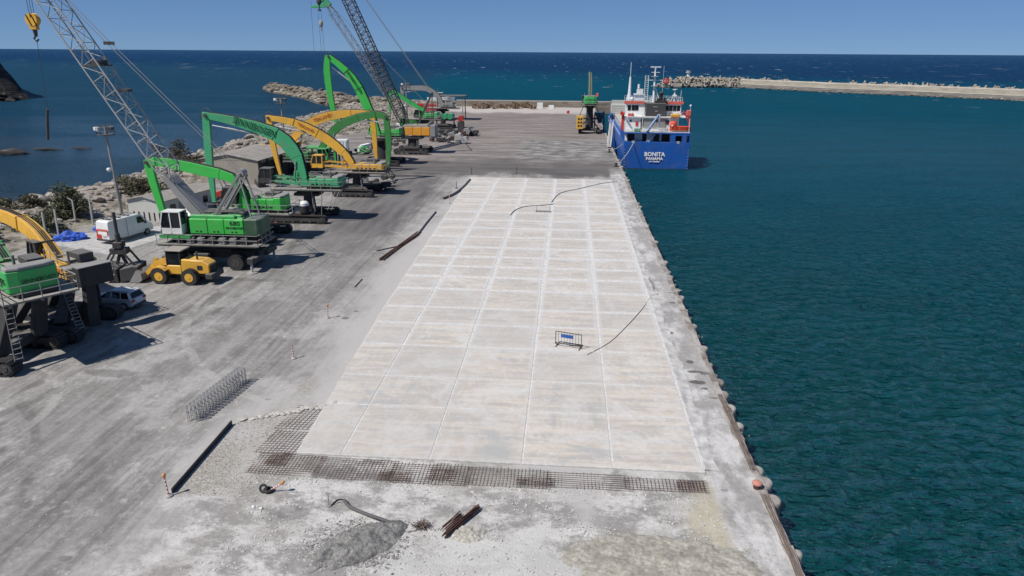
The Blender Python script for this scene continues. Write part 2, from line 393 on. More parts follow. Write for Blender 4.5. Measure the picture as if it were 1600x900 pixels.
    wm = n.math('MULTIPLY', n.ramp(Xn, -20.5, -16.0), n.ramp(Yn, 119, 127, 1, 0))
    c = n.mix(n.math('MULTIPLY', wm, .92), c, wh)
    # scattered white dust drifts in the near yard
    nr = n.math('MULTIPLY', n.ramp(blot, .5, .6), n.ramp(Y, 75, 45))
    c = n.mix(n.math('MULTIPLY', nr, .34), c, (.46, .45, .44))
    # foreground: demolished ground, rubble and lime
    fg = n.math('MULTIPLY', n.ramp(Yn, 33.5, 30.5), n.ramp(Xn, -19.5, -16.5))
    g1 = n.mix(n.ramp(n.noise(n.mapv(P, (.45, .6, 1), (0, 0, .3)), 1, 8, .74), .43, .57), (.27, .26, .25), (.55, .54, .52))
    g1 = n.mix(n.ramp(n.noise(n.mapv(P, (6, 6, 1)), 1, 4, .8), .5, .75, 0, .7), g1, (.22, .21, .2))
    g1 = n.mix(n.ramp(n.noise(n.mapv(P, (.16, .16, 1), (0, 0, 0), (3, 9, 0)), 1, 4), .50, .6, 0, .5), g1, (.30, .285, .26))
    c = n.mix(fg, c, g1)
    lime = n.math('MULTIPLY', n.ramp(Yn, 27.5, 26.0), n.math('MULTIPLY', n.ramp(Xn, -8.5, -7.0), n.ramp(Xn, 3.0, 1.5)))
    c = n.mix(n.math('MULTIPLY', lime, .75), c, n.mix(n.ramp(fine, .35, .65), (.46, .455, .44), (.60, .595, .58)))
    # brownish gravel pit left of the mesh
    pit = n.math('MULTIPLY', n.math('MULTIPLY', n.ramp(X, -19.3, -18.9), n.ramp(Xn, -14.8, -17.5)), n.math('MULTIPLY', n.ramp(Y, 28.4, 28.9), n.ramp(Yn, 38.5, 36)))
    c = n.mix(n.math('MULTIPLY', pit, .8), c, n.mix(n.ramp(n.noise(n.mapv(P, (5, 5, 1)), 1, 5, .8), .35, .65), (.22, .205, .18), (.44, .42, .38)))
    # yellow sand spill near the edge
    sx = n.math('DIVIDE', n.math('SUBTRACT', X, 8.0), 1.6); sy = n.math('DIVIDE', n.math('SUBTRACT', Y, 28.0), 3.6)
    rr = n.math('ADD', n.math('ADD', n.math('MULTIPLY', sx, sx), n.math('MULTIPLY', sy, sy)), n.math('MULTIPLY', d2, 4.5))
    c = n.mix(n.ramp(rr, .3, 1.6, .8, 0), c, n.mix(n.ramp(fine, .4, .6), (.36, .32, .23), (.53, .48, .36)))
    # apron along the edge, with patches
    ap = n.mix(n.ramp(n.noise(n.mapv(P, (.7, .35, 1)), 1, 6, .68), .40, .62), (.30, .288, .28), (.54, .53, .52))
    c = n.mix(n.math('MULTIPLY', n.ramp(X, 7.6, 8.3), n.ramp(Yn, 140, 122)), c, ap)
    c = n.mix(n.math('MULTIPLY', n.ramp(Xn, 9.2, 10.2, 0, .55), n.ramp(Y, 200, 60)), c, (.31, .29, .275))
    # wet patches and oil spots
    ws = n.voro(n.mapv(P, (.42, .75, 1), (0, 0, .2)), 1.0)
    ws = n.math('MULTIPLY', n.ramp(n.math('ADD', ws, n.math('MULTIPLY', d2, .25)), .10, .14, 1, 0), n.ramp(n.noise(n.mapv(P, (.12, .12, 1), (0, 0, 0), (1, 1, 0)), 1, 2), .5, .56))
    wz = n.math('MULTIPLY', n.ramp(X, 7.8, 8.2), n.math('MULTIPLY', n.ramp(Y, 42, 43), n.ramp(Y, 66, 64)))
    c = n.mix(n.math('MULTIPLY', ws, n.math('ADD', n.math('MULTIPLY', wz, .8), .4)), c, (.09, .088, .088))
    for cx, cy, ax, ay, o_ in [(8.2, 52.5, .55, .3, .8), (9.3, 47.0, .28, .3, .85), (9.35, 45.4, .6, .22, .85), (10.0, 45.2, .35, .3, .7), (9.2, 43.7, .62, .3, .9), (9.5, 42.8, .3, .2, .8), (9.9, 41.5, .3, .12, .6), (8.3, 64.6, .42, 1.9, .55), (8.4, 61.8, .6, .5, .65), (-17.4, 54.9, .25, .2, .6), (-17.9, 53.2, .35, .3, .7), (-30.5, 41.5, 2.0, .7, .45), (-29.5, 62.5, 2.6, .5, .4), (-12.9, 27.7, 1.3, .5, .45)]:
        ex = n.math('DIVIDE', n.math('SUBTRACT', X, cx), ax); ey = n.math('DIVIDE', n.math('SUBTRACT', Y, cy), ay)
        e = n.math('ADD', n.math('SQRT', n.math('ADD', n.math('MULTIPLY', ex, ex), n.math('MULTIPLY', ey, ey))), n.math('MULTIPLY', n.math('SUBTRACT', mid, .5), 3.0))
        c = n.mix(n.ramp(e, .8, 1.05, o_, 0), c, (.085, .08, .076))
    c = n.mix(n.ramp(fine, .42, .62, 0, .3), c, n.mix(.6, c, (.05, .05, .05)))
    c = n.mix(n.ramp(fine, .42, .34, 0, .25), c, (.55, .54, .53))
    bh = n.math('ADD', n.math('MULTIPLY', fine, .5), n.math('MULTIPLY', n.noise(n.mapv(P, (9, 9, 1)), 1, 3), n.math('ADD', .15, fg)))
    return n.fin(c, .92, n.bump(bh, .5, .05))
XE_Y = [-30, 68, 99, 148, 178, 203, 234, 261, 292]; XE_X = [-60, -60, -60, -61, -59.5, -53, -50, -46, -46]
XW_Y = [-30, 100, 113, 134, 156, 184, 198, 229, 273, 310]; XW_X = [-80, -80, -78, -81, -81, -87, -89, -96, -96, -95]
mb = MB()
poly = [(10.6, -30), (10.6, 290)] + [(x, y) for x, y in list(zip(XE_X, XE_Y))[::-1]]
mb.prismz(poly, -6, 0)
quay = mb.build('quay', ground_mat(), kind='structure')
# weathered edge beam along the water
def edge_mat(name='quay_edge_concrete'):
    n = NT(name); a = n.noise(n.mapv(n.pos, (1, .6, 1)), 1, 6, .7)
    c = n.mix(n.ramp(a, .35, .65), (.17, .15, .13), (.40, .38, .355)); return n.fin(c, .9, n.bump(a, .6, .06))
EM = edge_mat()
rr = random.Random(5)
Y = 14.0; k = 0
eb = []
while Y < 289:
    L = rr.uniform(3.5, 5.5) if Y < 70 else 8.0
    w = (.42+rr.uniform(-.1, .1)) if Y < 70 else .4
    mb = MB(); m = 5 if Y < 70 else 3; rings = []
    for i in range(m+1):
        yy = Y+.03+(L-.06)*i/m; j = rr.uniform(-.06, .06)*(1 if Y < 70 else .4)
        rings.append([(10.56-w+j, yy, .01), (10.66+j, yy, .01), (10.72+j, yy, -.5), (10.6, yy, -.9), (10.5, yy, -.9), (10.56-w, yy, -.05)])
        rings[-1][0] = (10.56-w+rr.uniform(-.1, .1)*(1 if Y < 70 else .3), yy, .045); rings[-1][1] = (10.62+j, yy, .045)
    mb.loft(rings); mb.build('edge_block', EM, quay); Y += L
# rounded concrete fender columns standing proud of the wall
def col_mesh():
    mb = MB(); mb.cyl((0, 0, -4), (0, 0, -.25), .34, .36, 14); 
    rings = []
    for zz, r_ in ((-.25, .36), (-.10, .35), (-.02, .29), (.0, .2)):
        rings.append([(r_*math.cos(2*math.pi*i/14), r_*math.sin(2*math.pi*i/14), zz) for i in range(14)])
    mb.loft(rings, True, True); me = mb.mesh('fender_column'); me.materials.append(edge_mat('fender_concrete')); return me
CM = col_mesh()
fy = [27.0, 31.0, 32.6, 33.8, 38.4, 40.9, 42.9, 44.3, 45.6, 47.8, 50.1, 52.7, 54.8] + list(np.arange(57, 150, 2.25)) + [22.8]
for y in fy:
    if y > 60 and rr.random() < .14: continue
    rs = 1.0+rr.uniform(-.3, .25)
    link('fender_column', CM, quay, loc=(10.76+rr.uniform(-.08, .1), y+rr.uniform(-.35, .35)*(y > 56), -.06-rr.uniform(0, .4)), sc=(rs, rs*1.05, 1))

# new concrete pavement: panels with recessed joints
def panel_mat():
    n = NT('new_concrete_panel'); r_ = n.rnd(); P = n.pos
    s1 = n.noise(n.mapv(P, (.16, 1.5, 1), (0, 0, .04)), 1, 8, .68); s2 = n.noise(n.mapv(P, (.22, .2, 1), (0, 0, .5)), 1, 5, .6, 1.5)
    s3 = n.noise(n.mapv(P, (2.4, 2.4, 1)), 1, 5, .7)
    c = n.mix(n.ramp(s1, .42, .60), (.43, .41, .385), (.59, .535, .465))
    c = n.mix(n.ramp(s2, .46, .62, 0, .8), c, (.585, .57, .55))
    s4 = n.noise(n.mapv(P, (.28, .55, 1), (0, 0, .3)), 1, 7, .68, 2.2); c = n.mix(n.ramp(s4, .49, .60, 0, .6), c, (.50, .435, .365)); c = n.mix(n.ramp(s4, .43, .35, 0, .4), c, (.39, .39, .385))
    s5 = n.noise(n.mapv(P, (.9, .5, 1), (0, 0, .8)), 1, 7, .7, 3.0); c = n.mix(n.ramp(s5, .52, .58, 0, .35), c, (.60, .595, .585)); c = n.mix(n.ramp(s5, .42, .37, 0, .22), c, (.40, .37, .34))
    c = n.mix(n.ramp(r_, 0, 1, 0, .45), c, (.44, .425, .41))
    X, Y, _ = n.sep(P)
    c = n.mix(n.math('MULTIPLY', n.ramp(s2, .34, .44, .7, 0), n.ramp(Y, 48, 38)), c, (.36, .375, .38))
    c = n.mix(n.ramp(n.noise(n.mapv(P, (.5, .09, 1), (0, 0, -.25)), 1, 5, .6), .58, .68, 0, .4), c, (.56, .555, .55))
    c = n.mix(n.ramp(s3, .35, .7, 0, .16), c, (.3, .29, .28))
    g = n.sep(n.tc.outputs['Generated'])
    ex = n.math('MINIMUM', g[0], n.math('SUBTRACT', 1.0, g[0])); ey = n.math('MINIMUM', g[1], n.math('SUBTRACT', 1.0, g[1]))
    ed = n.math('ADD', n.math('MINIMUM', ex, n.math('MULTIPLY', ey, 1.0)), n.math('MULTIPLY', n.math('SUBTRACT', s3, .5), .05))
    c = n.mix(n.math('MULTIPLY', n.ramp(ed, .015, .075, .75, 0), n.ramp(Y, 40, 62, .25, 1)), c, (.56, .55, .54))
    c = n.mix(n.math('MULTIPLY', n.ramp(n.noise(n.mapv(P, (5, 5, 1)), 1, 6, .8), .56, .66, 0, .35), n.ramp(Y, 90, 40)), c, (.33, .32, .31))
    return n.fin(c, .78, n.bump(s3, .25, .02))
PMAT = panel_mat()
JY = [32.7, 38.5, 42.7, 48.0, 52.5, 56.3, 61.2, 65.1, 68.6, 72.3, 76.1, 80.8, 85.3, 89.6, 94.5, 99.6, 103.4, 108.3, 113.3, 117.9, 122.4]
JX = [-15, -11.8, -6.9, -1.9, 2.95, 7.72]
def lx(y): return interp(y, [32.7, 56, 122.4], [-14.3, -15.3, -16.7])
base = MB()
lo = [(lx(y)-.0, y) for y in JY]
base.prismz([(7.78, JY[0]+.02), (7.95, JY[-1])] + lo[::-1][:-1] + [(lx(JY[0]), JY[0]+.02)], .012, .085)
pav = base.build('concrete_pavement', simple('white_joint_filler', (.55, .545, .535), .9, 0, .15, 3), kind='structure')
for i in range(len(JY)-1):
    for j in range(5):
        y0, y1 = JY[i], JY[i+1]; g = (.17 if y0 > 60 else (.075 if y0 > 45 else .04))*rr.uniform(.8, 1.2)
        a0 = lx(y0)+.05 if j == 0 else JX[j]+g*1.1; a1 = lx(y1)+.05 if j == 0 else JX[j]+g*1.1
        b0 = JX[j+1]-g*1.1; 
        z = .105+rr.uniform(0, .006)
        mb = MB(); le = [(a1, y1-g*1.5), (a0, y0+g*1.5)]
        if j == 0: le = [(lerp(a1, a0, q/9)+rr.uniform(-.13, .05), lerp(y1-g*1.5, y0+g*1.5, q/9)) for q in range(10)]
        mb.prismz(le+[(b0, y0+g*1.5), (b0, y1-g*1.5)], .06, z)
        mb.build('slab_panel', PMAT, pav, bevel=.012)
# low white lip of dried slurry on the water side of the pavement
mb = MB(); rings = []
for i in range(60):
    y = lerp(33, 122, i/59); rings.append([(7.7, y, .01), (7.85, y, .09), (8.1+rr.uniform(-.08, .25), y, .03), (8.5+rr.uniform(-.2, .3), y, .006)])
mb.loft(rings, False); SLM = simple('dried_slurry', (.47, .46, .445), .9, 0, .25, 1.2); mb.build('slurry_lip', SLM, pav)

# ------------------------------------------------------------------ rocky shore on the left
def rock_mat(name, c0, c1, dark=.35):
    n = NT(name); a = n.noise(n.obj, 1.3, 6, .7); b = n.noise(n.pos, .12, 3)
    c = n.mix(n.ramp(a, .3, .7), c0, c1); c = n.mix(n.ramp(b, .45, .65, 0, dark), c, tuple(x*.45 for x in c0))
    c = n.mix(n.ramp(n.rnd(), 0, 1, 0, .4), c, tuple(x*.6 for x in c1))
    z = n.sep(n.pos)[2]
    c = n.mix(n.ramp(z, -1.7, -1.2, .8, 0), c, (.035, .032, .03))     # tide-wet foot
    return n.fin(c, .9, n.bump(a, .6, .08))
RM = rock_mat('pale_limestone', (.17, .148, .122), (.40, .365, .32))
RM2 = rock_mat('brown_rock', (.10, .082, .062), (.29, .255, .21))
RM3 = rock_mat('concrete_tetrapod', (.28, .25, .21), (.44, .40, .35), .2)
def rock_mesh(seed, m, flat=.7, sub=2):
    bm = bmesh.new(); bmesh.ops.create_icosphere(bm, subdivisions=sub, radius=1)
    r_ = random.Random(seed); off = Vector((r_.uniform(-50, 50), r_.uniform(-50, 50), 0))
    ax = [Vector((r_.uniform(-1, 1), r_.uniform(-1, 1), r_.uniform(-1, 1))).normalized() for _ in range(9)]; dd = [r_.uniform(.55, .95) for _ in ax]
    for v in bm.verts:
        p = v.co.copy(); k = 1.0
        for a, d in zip(ax, dd):
            t = p.dot(a)
            if t > d: k = min(k, d/t)
        v.co = p*k*(1+.12*noise.noise(p*2+off)); v.co.z *= flat
    me = bpy.data.meshes.new('rock'); bm.to_mesh(me); bm.free(); me.materials.append(m); return me
def shore_z(t, x, y):
    z = interp(t, [0, .12, .35, .6, .8, .93, 1.05, 1.2], [0, .3, .8, .8, .2, -1.3, -3.2, -4.5])
    if t > .05: z += .7*noise.noise(Vector((x*.25, y*.25, 0))) + .4*noise.noise(Vector((x*.8, y*.8, 3)))
    return z
def shore_mat():
    n = NT('rocky_ground'); P = n.pos; a = n.noise(P, .35, 7, .7); b = n.noise(P, 2.2, 5, .7)
    c = n.mix(n.ramp(a, .38, .62), (.12, .10, .075), (.36, .33, .285)); c = n.mix(n.ramp(b, .5, .7, 0, .6), c, (.11, .10, .075))
    c = n.mix(n.ramp(n.noise(P, .08, 3), .5, .62, 0, .5), c, (.10, .10, .055))
    c = n.mix(n.ramp(n.sep(P)[2], -1.8, -1.3, .8, 0), c, (.035, .032, .03))
    return n.fin(c, .95, n.bump(b, .8, .2))
SM = shore_mat()
mb = MB(); ys = list(np.arange(-30, 312, 2.0)); ts = [0, .04, .1, .18, .26, .34, .42, .5, .58, .66, .74, .8, .86, .92, 1.0, 1.1, 1.2]
vs = []
for y in ys:
    a, b = interp(y, XE_Y, XE_X)+.4, interp(y, XW_Y, XW_X)+1.2*noise.noise(Vector((0, y*.1, 5)))
    for t in ts:
        x = lerp(a, b, t); vs.append((x, y, shore_z(t, x, y)-(.02 if t < .03 else 0)))
nn = len(ts)
mb.add(vs, [(j*nn+i, j*nn+i+1, (j+1)*nn+i+1, (j+1)*nn+i) for j in range(len(ys)-1) for i in range(nn-1)])
shore = mb.build('rocky_shore', SM, kind='structure')
RV = [rock_mesh(100+i, RM) for i in range(8)]
RV2 = [rock_mesh(200+i, RM2) for i in range(8)]
rr = random.Random(11)
def joined_rocks(name, pts, meshes, parent, m):
    V = []; F = []
    base_ = [(np.array([v.co[:] for v in me.vertices]), [tuple(p.vertices) for p in me.polygons]) for me in meshes]
    o = 0
    for (x, y, z, s) in pts:
        bv, bf = base_[rr.randrange(len(base_))]; a = rr.uniform(0, 6.28); ca, sa = math.cos(a), math.sin(a)
        k = np.array([s*rr.uniform(.7, 1.3), s*rr.uniform(.7, 1.3), s*rr.uniform(.6, 1.1)])
        q = bv*k; q = np.stack([q[:, 0]*ca-q[:, 1]*sa+x, q[:, 0]*sa+q[:, 1]*ca+y, q[:, 2]+z], 1)
        V.extend(map(tuple, q)); F.extend([tuple(i+o for i in f) for f in bf]); o += len(bv)
    me = bpy.data.meshes.new(name); me.from_pydata(V, [], F); me.materials.append(m)
    return link(name, me, parent, 'stuff')
small = [rock_mesh(300+i, RM, .7, 1) for i in range(5)]
# individual boulders, the nearest and largest of the shore
for i in range(285):
    y = 62+rr.random()**1.5*150; t = rr.choice([rr.uniform(.45, .98), rr.uniform(.7, .98), rr.uniform(.08, .5)])
    a, b = interp(y, XE_Y, XE_X), interp(y, XW_Y, XW_X); x = lerp(a, b, t); s = rr.uniform(.45, 1.15)*(1.15 if t > .6 else .8)
    link('boulder', rr.choice(RV), shore, loc=(x, y, shore_z(t, x, y)+s*.1), rot=(rr.uniform(-.3, .3), rr.uniform(-.3, .3), rr.uniform(0, 6.28)), sc=(s*rr.uniform(.8, 1.6), s, s*rr.uniform(.6, 1)))
pts = []
for i in range(3200):
    y = rr.uniform(20, 305); t = rr.uniform(.04, 1.0)
    a, b = interp(y, XE_Y, XE_X), interp(y, XW_Y, XW_X); x = lerp(a, b, t)
    pts.append((x, y, shore_z(t, x, y), rr.uniform(.2, .75)*(1.3 if y > 180 else 1)))
joined_rocks('loose_stones', pts, small, shore, RM)

# rubble breakwater running out on the left
spine = [(-45, 303), (-74, 300), (-90, 310), (-106, 330), (-128, 364), (-150, 392), (-171, 420), (-184, 441)]
hw = [7, 8, 11, 10, 7.5, 7, 7, 4.5]
def spz(w, x, y): return interp(abs(w), [0, .35, .6, 1, 1.3], [1.1, .9, -.1, -2.0, -3.8])+.5*noise.noise(Vector((x*.2, y*.2, 9)))
def sp_at(u, w):
    k = u*(len(spine)-1); i = min(int(k), len(spine)-2); f = k-i
    p = Vector(spine[i]).lerp(Vector(spine[i+1]), f); d = (Vector(spine[i+1])-Vector(spine[i])).normalized(); h = lerp(hw[i], hw[i+1], f)
    return p.x-d.y*h*w, p.y+d.x*h*w
mb = MB(); vs = []; W = [-1.3, -1, -.8, -.6, -.35, -.1, .1, .35, .6, .8, 1, 1.3]; NU = 60
for j in range(NU+1):
    for w in W:
        x, y = sp_at(j/NU, w); vs.append((x, y, spz(w, x, y)))
n_ = len(W); mb.add(vs, [(j*n_+i, j*n_+i+1, (j+1)*n_+i+1, (j+1)*n_+i) for j in range(NU) for i in range(n_-1)])
spit = mb.build('rubble_breakwater', SM, label='low rubble breakwater of brown boulders running out to sea beyond the tall green boom', cat='breakwater')
for i in range(280):
    u = rr.uniform(.12, 1); w = rr.uniform(-1.05, .9); x, y = sp_at(u, w); s = rr.uniform(1.0, 2.1)
    link('boulder', rr.choice(RV2), spit, loc=(x, y, spz(w, x, y)+.2*s), rot=(rr.uniform(-.4, .4), rr.uniform(-.4, .4), rr.uniform(0, 6.28)), sc=(s*rr.uniform(.9, 1.5), s, s*rr.uniform(.6, 1)))
pts = []
for i in range(900):
    u = rr.uniform(0, 1); w = rr.uniform(-1.1, 1.1); x, y = sp_at(u, w); pts.append((x, y, spz(w, x, y), rr.uniform(.5, 1.1)))
joined_rocks('loose_stones', pts, small, spit, RM2)
mk = MB(); mk.cyl((0, 0, 0), (0, 0, 3.2), .12, .08, 8); mk.box((0, 0, .4), (1.6, 1.6, .9), .3, taper=.7); mk.ball((0, 0, 3.3), .22)
mk.build('navigation_marker', M['dark'], label='dark post marker standing on the outer tip of the rubble breakwater', cat='marker').location = (-180, 432, 1.6)

# right breakwater: concrete wall with tetrapods
def tetra_mesh():
    mb = MB(); ds = [Vector((0, 0, 1)), Vector((.943, 0, -.333)), Vector((-.471, .816, -.333)), Vector((-.471, -.816, -.333))]
    for d in ds: mb.cyl(Vector((0, 0, 0)), d, .36, .24, 7, True, False)
    me = mb.mesh('tetrapod'); me.materials.append(RM3); return me
TM = tetra_mesh()
bws = [(66, 528), (78, 531), (120, 540), (165, 484), (208, 449), (243, 413), (300, 372), (420, 300)]
def bw_at(u):     # u in metres from the start of the wall at (120,540)
    P = [Vector(p) for p in bws[2:]]; 
    for a, b in zip(P, P[1:]):
        L = (b-a).length
        if u <= L: return a.lerp(b, u/L), (b-a).normalized()
        u -= L
    return P[-1], (P[-1]-P[-2]).normalized()
mb = MB(); prof = [(-6.5, -5), (-6.5, -.6), (-4.8, -.5), (-4.8, .3), (-1.2, .35), (-1.2, 2.9), (-.6, 3.6), (1.2, 3.6), (1.2, -5)]; rings = []
WP = [Vector(p) for p in bws[2:]]
for i, p in enumerate(WP):
    d = ((WP[min(i+1, len(WP)-1)]-WP[max(i-1, 0)])).normalized(); nrm = Vector((-d.y, d.x))
    rings.append([(p.x+nrm.x*a, p.y+nrm.y*a, z) for a, z in [(-q[0], q[1]) for q in prof]][::1])
# harbour side is towards the camera
rings = [[(WP[i].x+(x-WP[i].x)*-1, WP[i].y+(y-WP[i].y)*-1, z) for x, y, z in r_] for i, r_ in enumerate(rings)]
mb.loft(rings)
def bww():
    n = NT('breakwater_concrete'); a = n.noise(n.mapv(n.pos, (.15, .15, 1.2)), 1, 6, .7); z = n.sep(n.pos)[2]
    c = n.mix(n.ramp(a, .3, .7), (.27, .245, .20), (.42, .39, .335)); c = n.mix(n.ramp(z, .25, .33, 1, 0), c, n.mix(n.ramp(a, .35, .65), (.13, .12, .11), (.25, .235, .21)))
    c = n.mix(n.math('MULTIPLY', n.ramp(z, .33, .36), n.ramp(z, .4, .45, 1, 0)), c, (.5, .48, .44))
    return n.fin(c, .9, n.bump(a, .4, .1))
bw = mb.build('breakwater_wall', bww(), label='long concrete breakwater wall edged with tetrapods across the right background', cat='breakwater')
for i in range(165):
    a = rr.random(); x = 64+a*60+rr.uniform(-1, 1); w = rr.uniform(-1, 1); y = lerp(526, 540, a)+w*9
    z = 3.2-4.6*abs(w)**1.6+rr.uniform(-.5, .8) - max(0, (69-x))*.7; s = rr.uniform(1.5, 2.4)
    link('tetrapod', TM, bw, loc=(x, y, z), rot=(rr.uniform(0, 6.28), rr.uniform(0, 6.28), rr.uniform(0, 6.28)), sc=s)
mb = MB(); mb.prismz([(66, 519), (120, 531), (124, 549), (66, 541)], -5, .6, .8); mb.build('rubble_core', RM3, bw)
for i in range(125):
    u = rr.uniform(0, 240); p, d = bw_at(u); nrm = Vector((-d.y, d.x)); q = p+nrm*rr.uniform(1.6, 4.0)*(1 if nrm.y > 0 else -1)
    s = rr.uniform(1.2, 2.0)
    link('tetrapod', TM, bw, loc=(q.x, q.y, 3.0+rr.uniform(-.9, .7)), rot=(rr.uniform(0, 6.28), rr.uniform(0, 6.28), rr.uniform(0, 6.28)), sc=s)
pts = []
for i in range(300):
    u = rr.uniform(0, 300); p, d = bw_at(u); nrm = Vector((-d.y, d.x)); sg = -1 if nrm.y > 0 else 1; q = p+nrm*sg*rr.uniform(6.2, 8.5)
    pts.append((q.x, q.y, -2.1+rr.uniform(-.2, .5), rr.uniform(.5, 1.3)))
joined_rocks('toe_stones', pts, small, bw, RM3)
t = thing('harbour_light', 'small white harbour light tower on the tetrapod head of the right breakwater', 'lighthouse', (85, 534, 3.2))
mb = MB(); mb.cyl((0, 0, 0), (0, 0, 4.4), 1.15, .95, 14); mb.build('tower', M['white'], t)
mb = MB(); mb.cyl((0, 0, 4.4), (0, 0, 4.7), 1.9, 1.9, 14); mb.cyl((0, 0, 5.3), (0, 0, 5.6), 1.7, 1.7, 14); mb.build('gallery', M['white'], t)
mb = MB(); mb.cyl((0, 0, 4.7), (0, 0, 5.3), .8, .8, 10); mb.build('lantern', M['lgrey'], t)

# wall closing the far end of the quay
def fw_mat():
    n = NT('end_wall_concrete'); a = n.noise(n.mapv(n.pos, (.2, .2, 1)), 1, 6, .7); c = n.mix(n.ramp(a, .35, .65), (.14, .115, .09), (.26, .23, .19))
    c = n.mix(n.ramp(n.sep(n.pos)[2], 2.2, 2.3), c, (.27, .25, .22)); return n.fin(c, .95, n.bump(a, .4, .1))
mb = MB(); mb.prismx([(290.2, -6), (290.2, 2.3), (290.6, 2.45), (293, 2.45), (293.4, -6)], -45, 18.5)
mb.build('end_wall', fw_mat(), label='long low brown concrete wall closing the far end of the quay', cat='wall')

# headland far left, strata tilted
def head_mat():
    n = NT('dark_cliff'); P = n.pos; s = n.noise(n.mapv(P, (.05, .05, .6), (0, .5, .2)), 1, 6, .7)
    c = n.mix(n.ramp(s, .35, .65), (.016, .014, .014), (.055, .046, .042)); c = n.mix(n.math('MULTIPLY', n.ramp(s, .52, .62), n.ramp(n.sep(P)[2], 5, 1)), c, (.26, .22, .19))
    return n.fin(c, .95, n.bump(s, 1, 1.0))
mb = MB(); vs = []; nx, ny = 44, 30
for j in range(ny+1):
    for i in range(nx+1):
        x = -256-110*(i/nx); y = 300+130*(j/ny)
        dx = (-259-x)-max(0, y-334)*.95; edge = min(dx/11 if dx > 0 else 0, 3.2); ye = max(0, min((y-321+dx*.1)/6, (425-y)/20))
        h = -4+min(edge, 1.6)*15.0*min(1, ye)+max(0, edge-1)*7*min(1, ye)
        if dx < 2.5: h = min(h, -.2)
        h += (2.6*noise.noise(Vector((x*.06, y*.06, 1)))+1.4*noise.noise(Vector((x*.2, y*.2, 4))))*min(1, max(0, edge+.3))
        vs.append((x, y, h))
mb.add(vs, [(j*(nx+1)+i, j*(nx+1)+i+1, (j+1)*(nx+1)+i+1, (j+1)*(nx+1)+i) for j in range(ny) for i in range(nx)])
head = mb.build('headland', head_mat(), kind='structure')
HR = [rock_mesh(400+i, head.data.materials[0]) for i in range(5)]
for i in range(40):
    x = -258-rr.uniform(-2, 26); y = 318+rr.uniform(-3, 16)+(-258-x)*-.1; s = rr.uniform(1, 3)
    link('boulder', rr.choice(HR), head, loc=(x, y, -2+rr.uniform(0, 1.6)), rot=(0, rr.uniform(.1, .5), rr.uniform(0, 6)), sc=(s*1.6, s, s*.6))
for k, (x, y, s, L) in enumerate([(-128, 155, 2.6, 'jagged dark rock standing in the bay at the left edge of the picture'), (-124.6, 163.2, 1.7, 'long flat dark reef barely above the bay water'), (-118.5, 166, 1.2, 'small flat rock awash at the right end of the dark reef')]):
    o = link('sea_rock', [HR[0], HR[1], HR[2]][k], None, None, L, 'rock', None, (x, y, -2.1), (0, .1, .4), (s*(1.6 if k == 0 else 2.4), s, s*(.7 if k == 0 else .28)))

# ------------------------------------------------------------------ machines
def loft_beam(pts, w, w_end=None):
    """box-section beam in the local x-z plane; pts = (x, z, depth)."""
    rings = []; P = [Vector((p[0], 0, p[1])) for p in pts]; N = len(P)
    for i, p in enumerate(P):
        d = (P[min(i+1, N-1)]-P[max(i-1, 0)]).normalized(); nrm = Vector((-d.z, 0, d.x)); h = pts[i][2]/2
        ww = lerp(w, w_end if w_end else w, i/(N-1))/2
        rings.append([p+nrm*h+Vector((0, ww, 0)), p+nrm*h-Vector((0, ww, 0)), p-nrm*h-Vector((0, ww, 0)), p-nrm*h+Vector((0, ww, 0))])
    return MB().loft(rings)
def smooth(pts, k=3):
    """Catmull-Rom through (x, z, depth) points."""
    P = [np.array(p, float) for p in pts]; P = [2*P[0]-P[1]]+P+[2*P[-1]-P[-2]]; out = []
    for i in range(1, len(P)-2):
        for j in range(k):
            t = j/k; a, b, c, d = P[i-1:i+3]
            out.append(tuple(.5*((2*b)+(c-a)*t+(2*a-5*b+4*c-d)*t*t+(3*b-a-3*c+d)*t**3)))
    return out+[tuple(P[-2])]
def crawler(t, L, gauge, w=.7, h=1.0, xo=0, rot=0.0, m=None, yo=0):
    m = m or M['black']; ca, sa = math.cos(rot), math.sin(rot)
    for sg in (-1, 1):
        y = sg*gauge/2; mb = MB(); r = h/2; n = int(L*2.6); 
        # shoes set round the loop
        per = []
        nl = max(6, int((L-h)/.24))
        for i in range(nl): per.append((lerp(-L/2+r, L/2-r, i/nl), h-.04, 0))
        for i in range(7): a = math.pi/2-math.pi*i/7; per.append((L/2-r+(r-.04)*math.cos(a), r+(r-.04)*math.sin(a), math.pi/2-a))
        for i in range(nl): per.append((lerp(L/2-r, -L/2+r, i/nl), .04, math.pi))
        for i in range(7): a = -math.pi/2-math.pi*i/7; per.append((-L/2+r+(r-.04)*math.cos(a), r+(r-.04)*math.sin(a), math.pi/2-a))
        for (x, z, a) in per: mb.box((x, y, z), (.2, w, .08), 0, a); mb.box((x, y, z), (.05, w, .15), 0, a)
        tr = mb.build('crawler_track', m, t)
        mb = MB(); mb.prism([(-L/2+r*.9, h*.28), (L/2-r*.9, h*.28), (L/2-r*.9, h*.72), (-L/2+r*.9, h*.72)], y-w*.36, y+w*.36)
        for i in range(6): 
            x = lerp(-L/2+h, L/2-h, i/5); mb.cyl((x, y-w*.42, h*.24), (x, y+w*.42, h*.24), h*.16, n=8)
        f = mb.build('track_frame', M['dark'], tr)
        for sx in (-1, 1):
            mb = MB(); mb.cyl((sx*(L/2-r), y-w*.44, r), (sx*(L/2-r), y+w*.44, r), r*.72, n=12); mb.cyl((sx*(L/2-r), y-w*.5, r), (sx*(L/2-r), y+w*.5, r), r*.35, n=10)
            mb.build('sprocket' if sx > 0 else 'idler_wheel', M['dark'], tr)
        tr.location = (xo*ca-yo*sa, xo*sa+yo*ca, 0); tr.rotation_euler = (0, 0, rot)
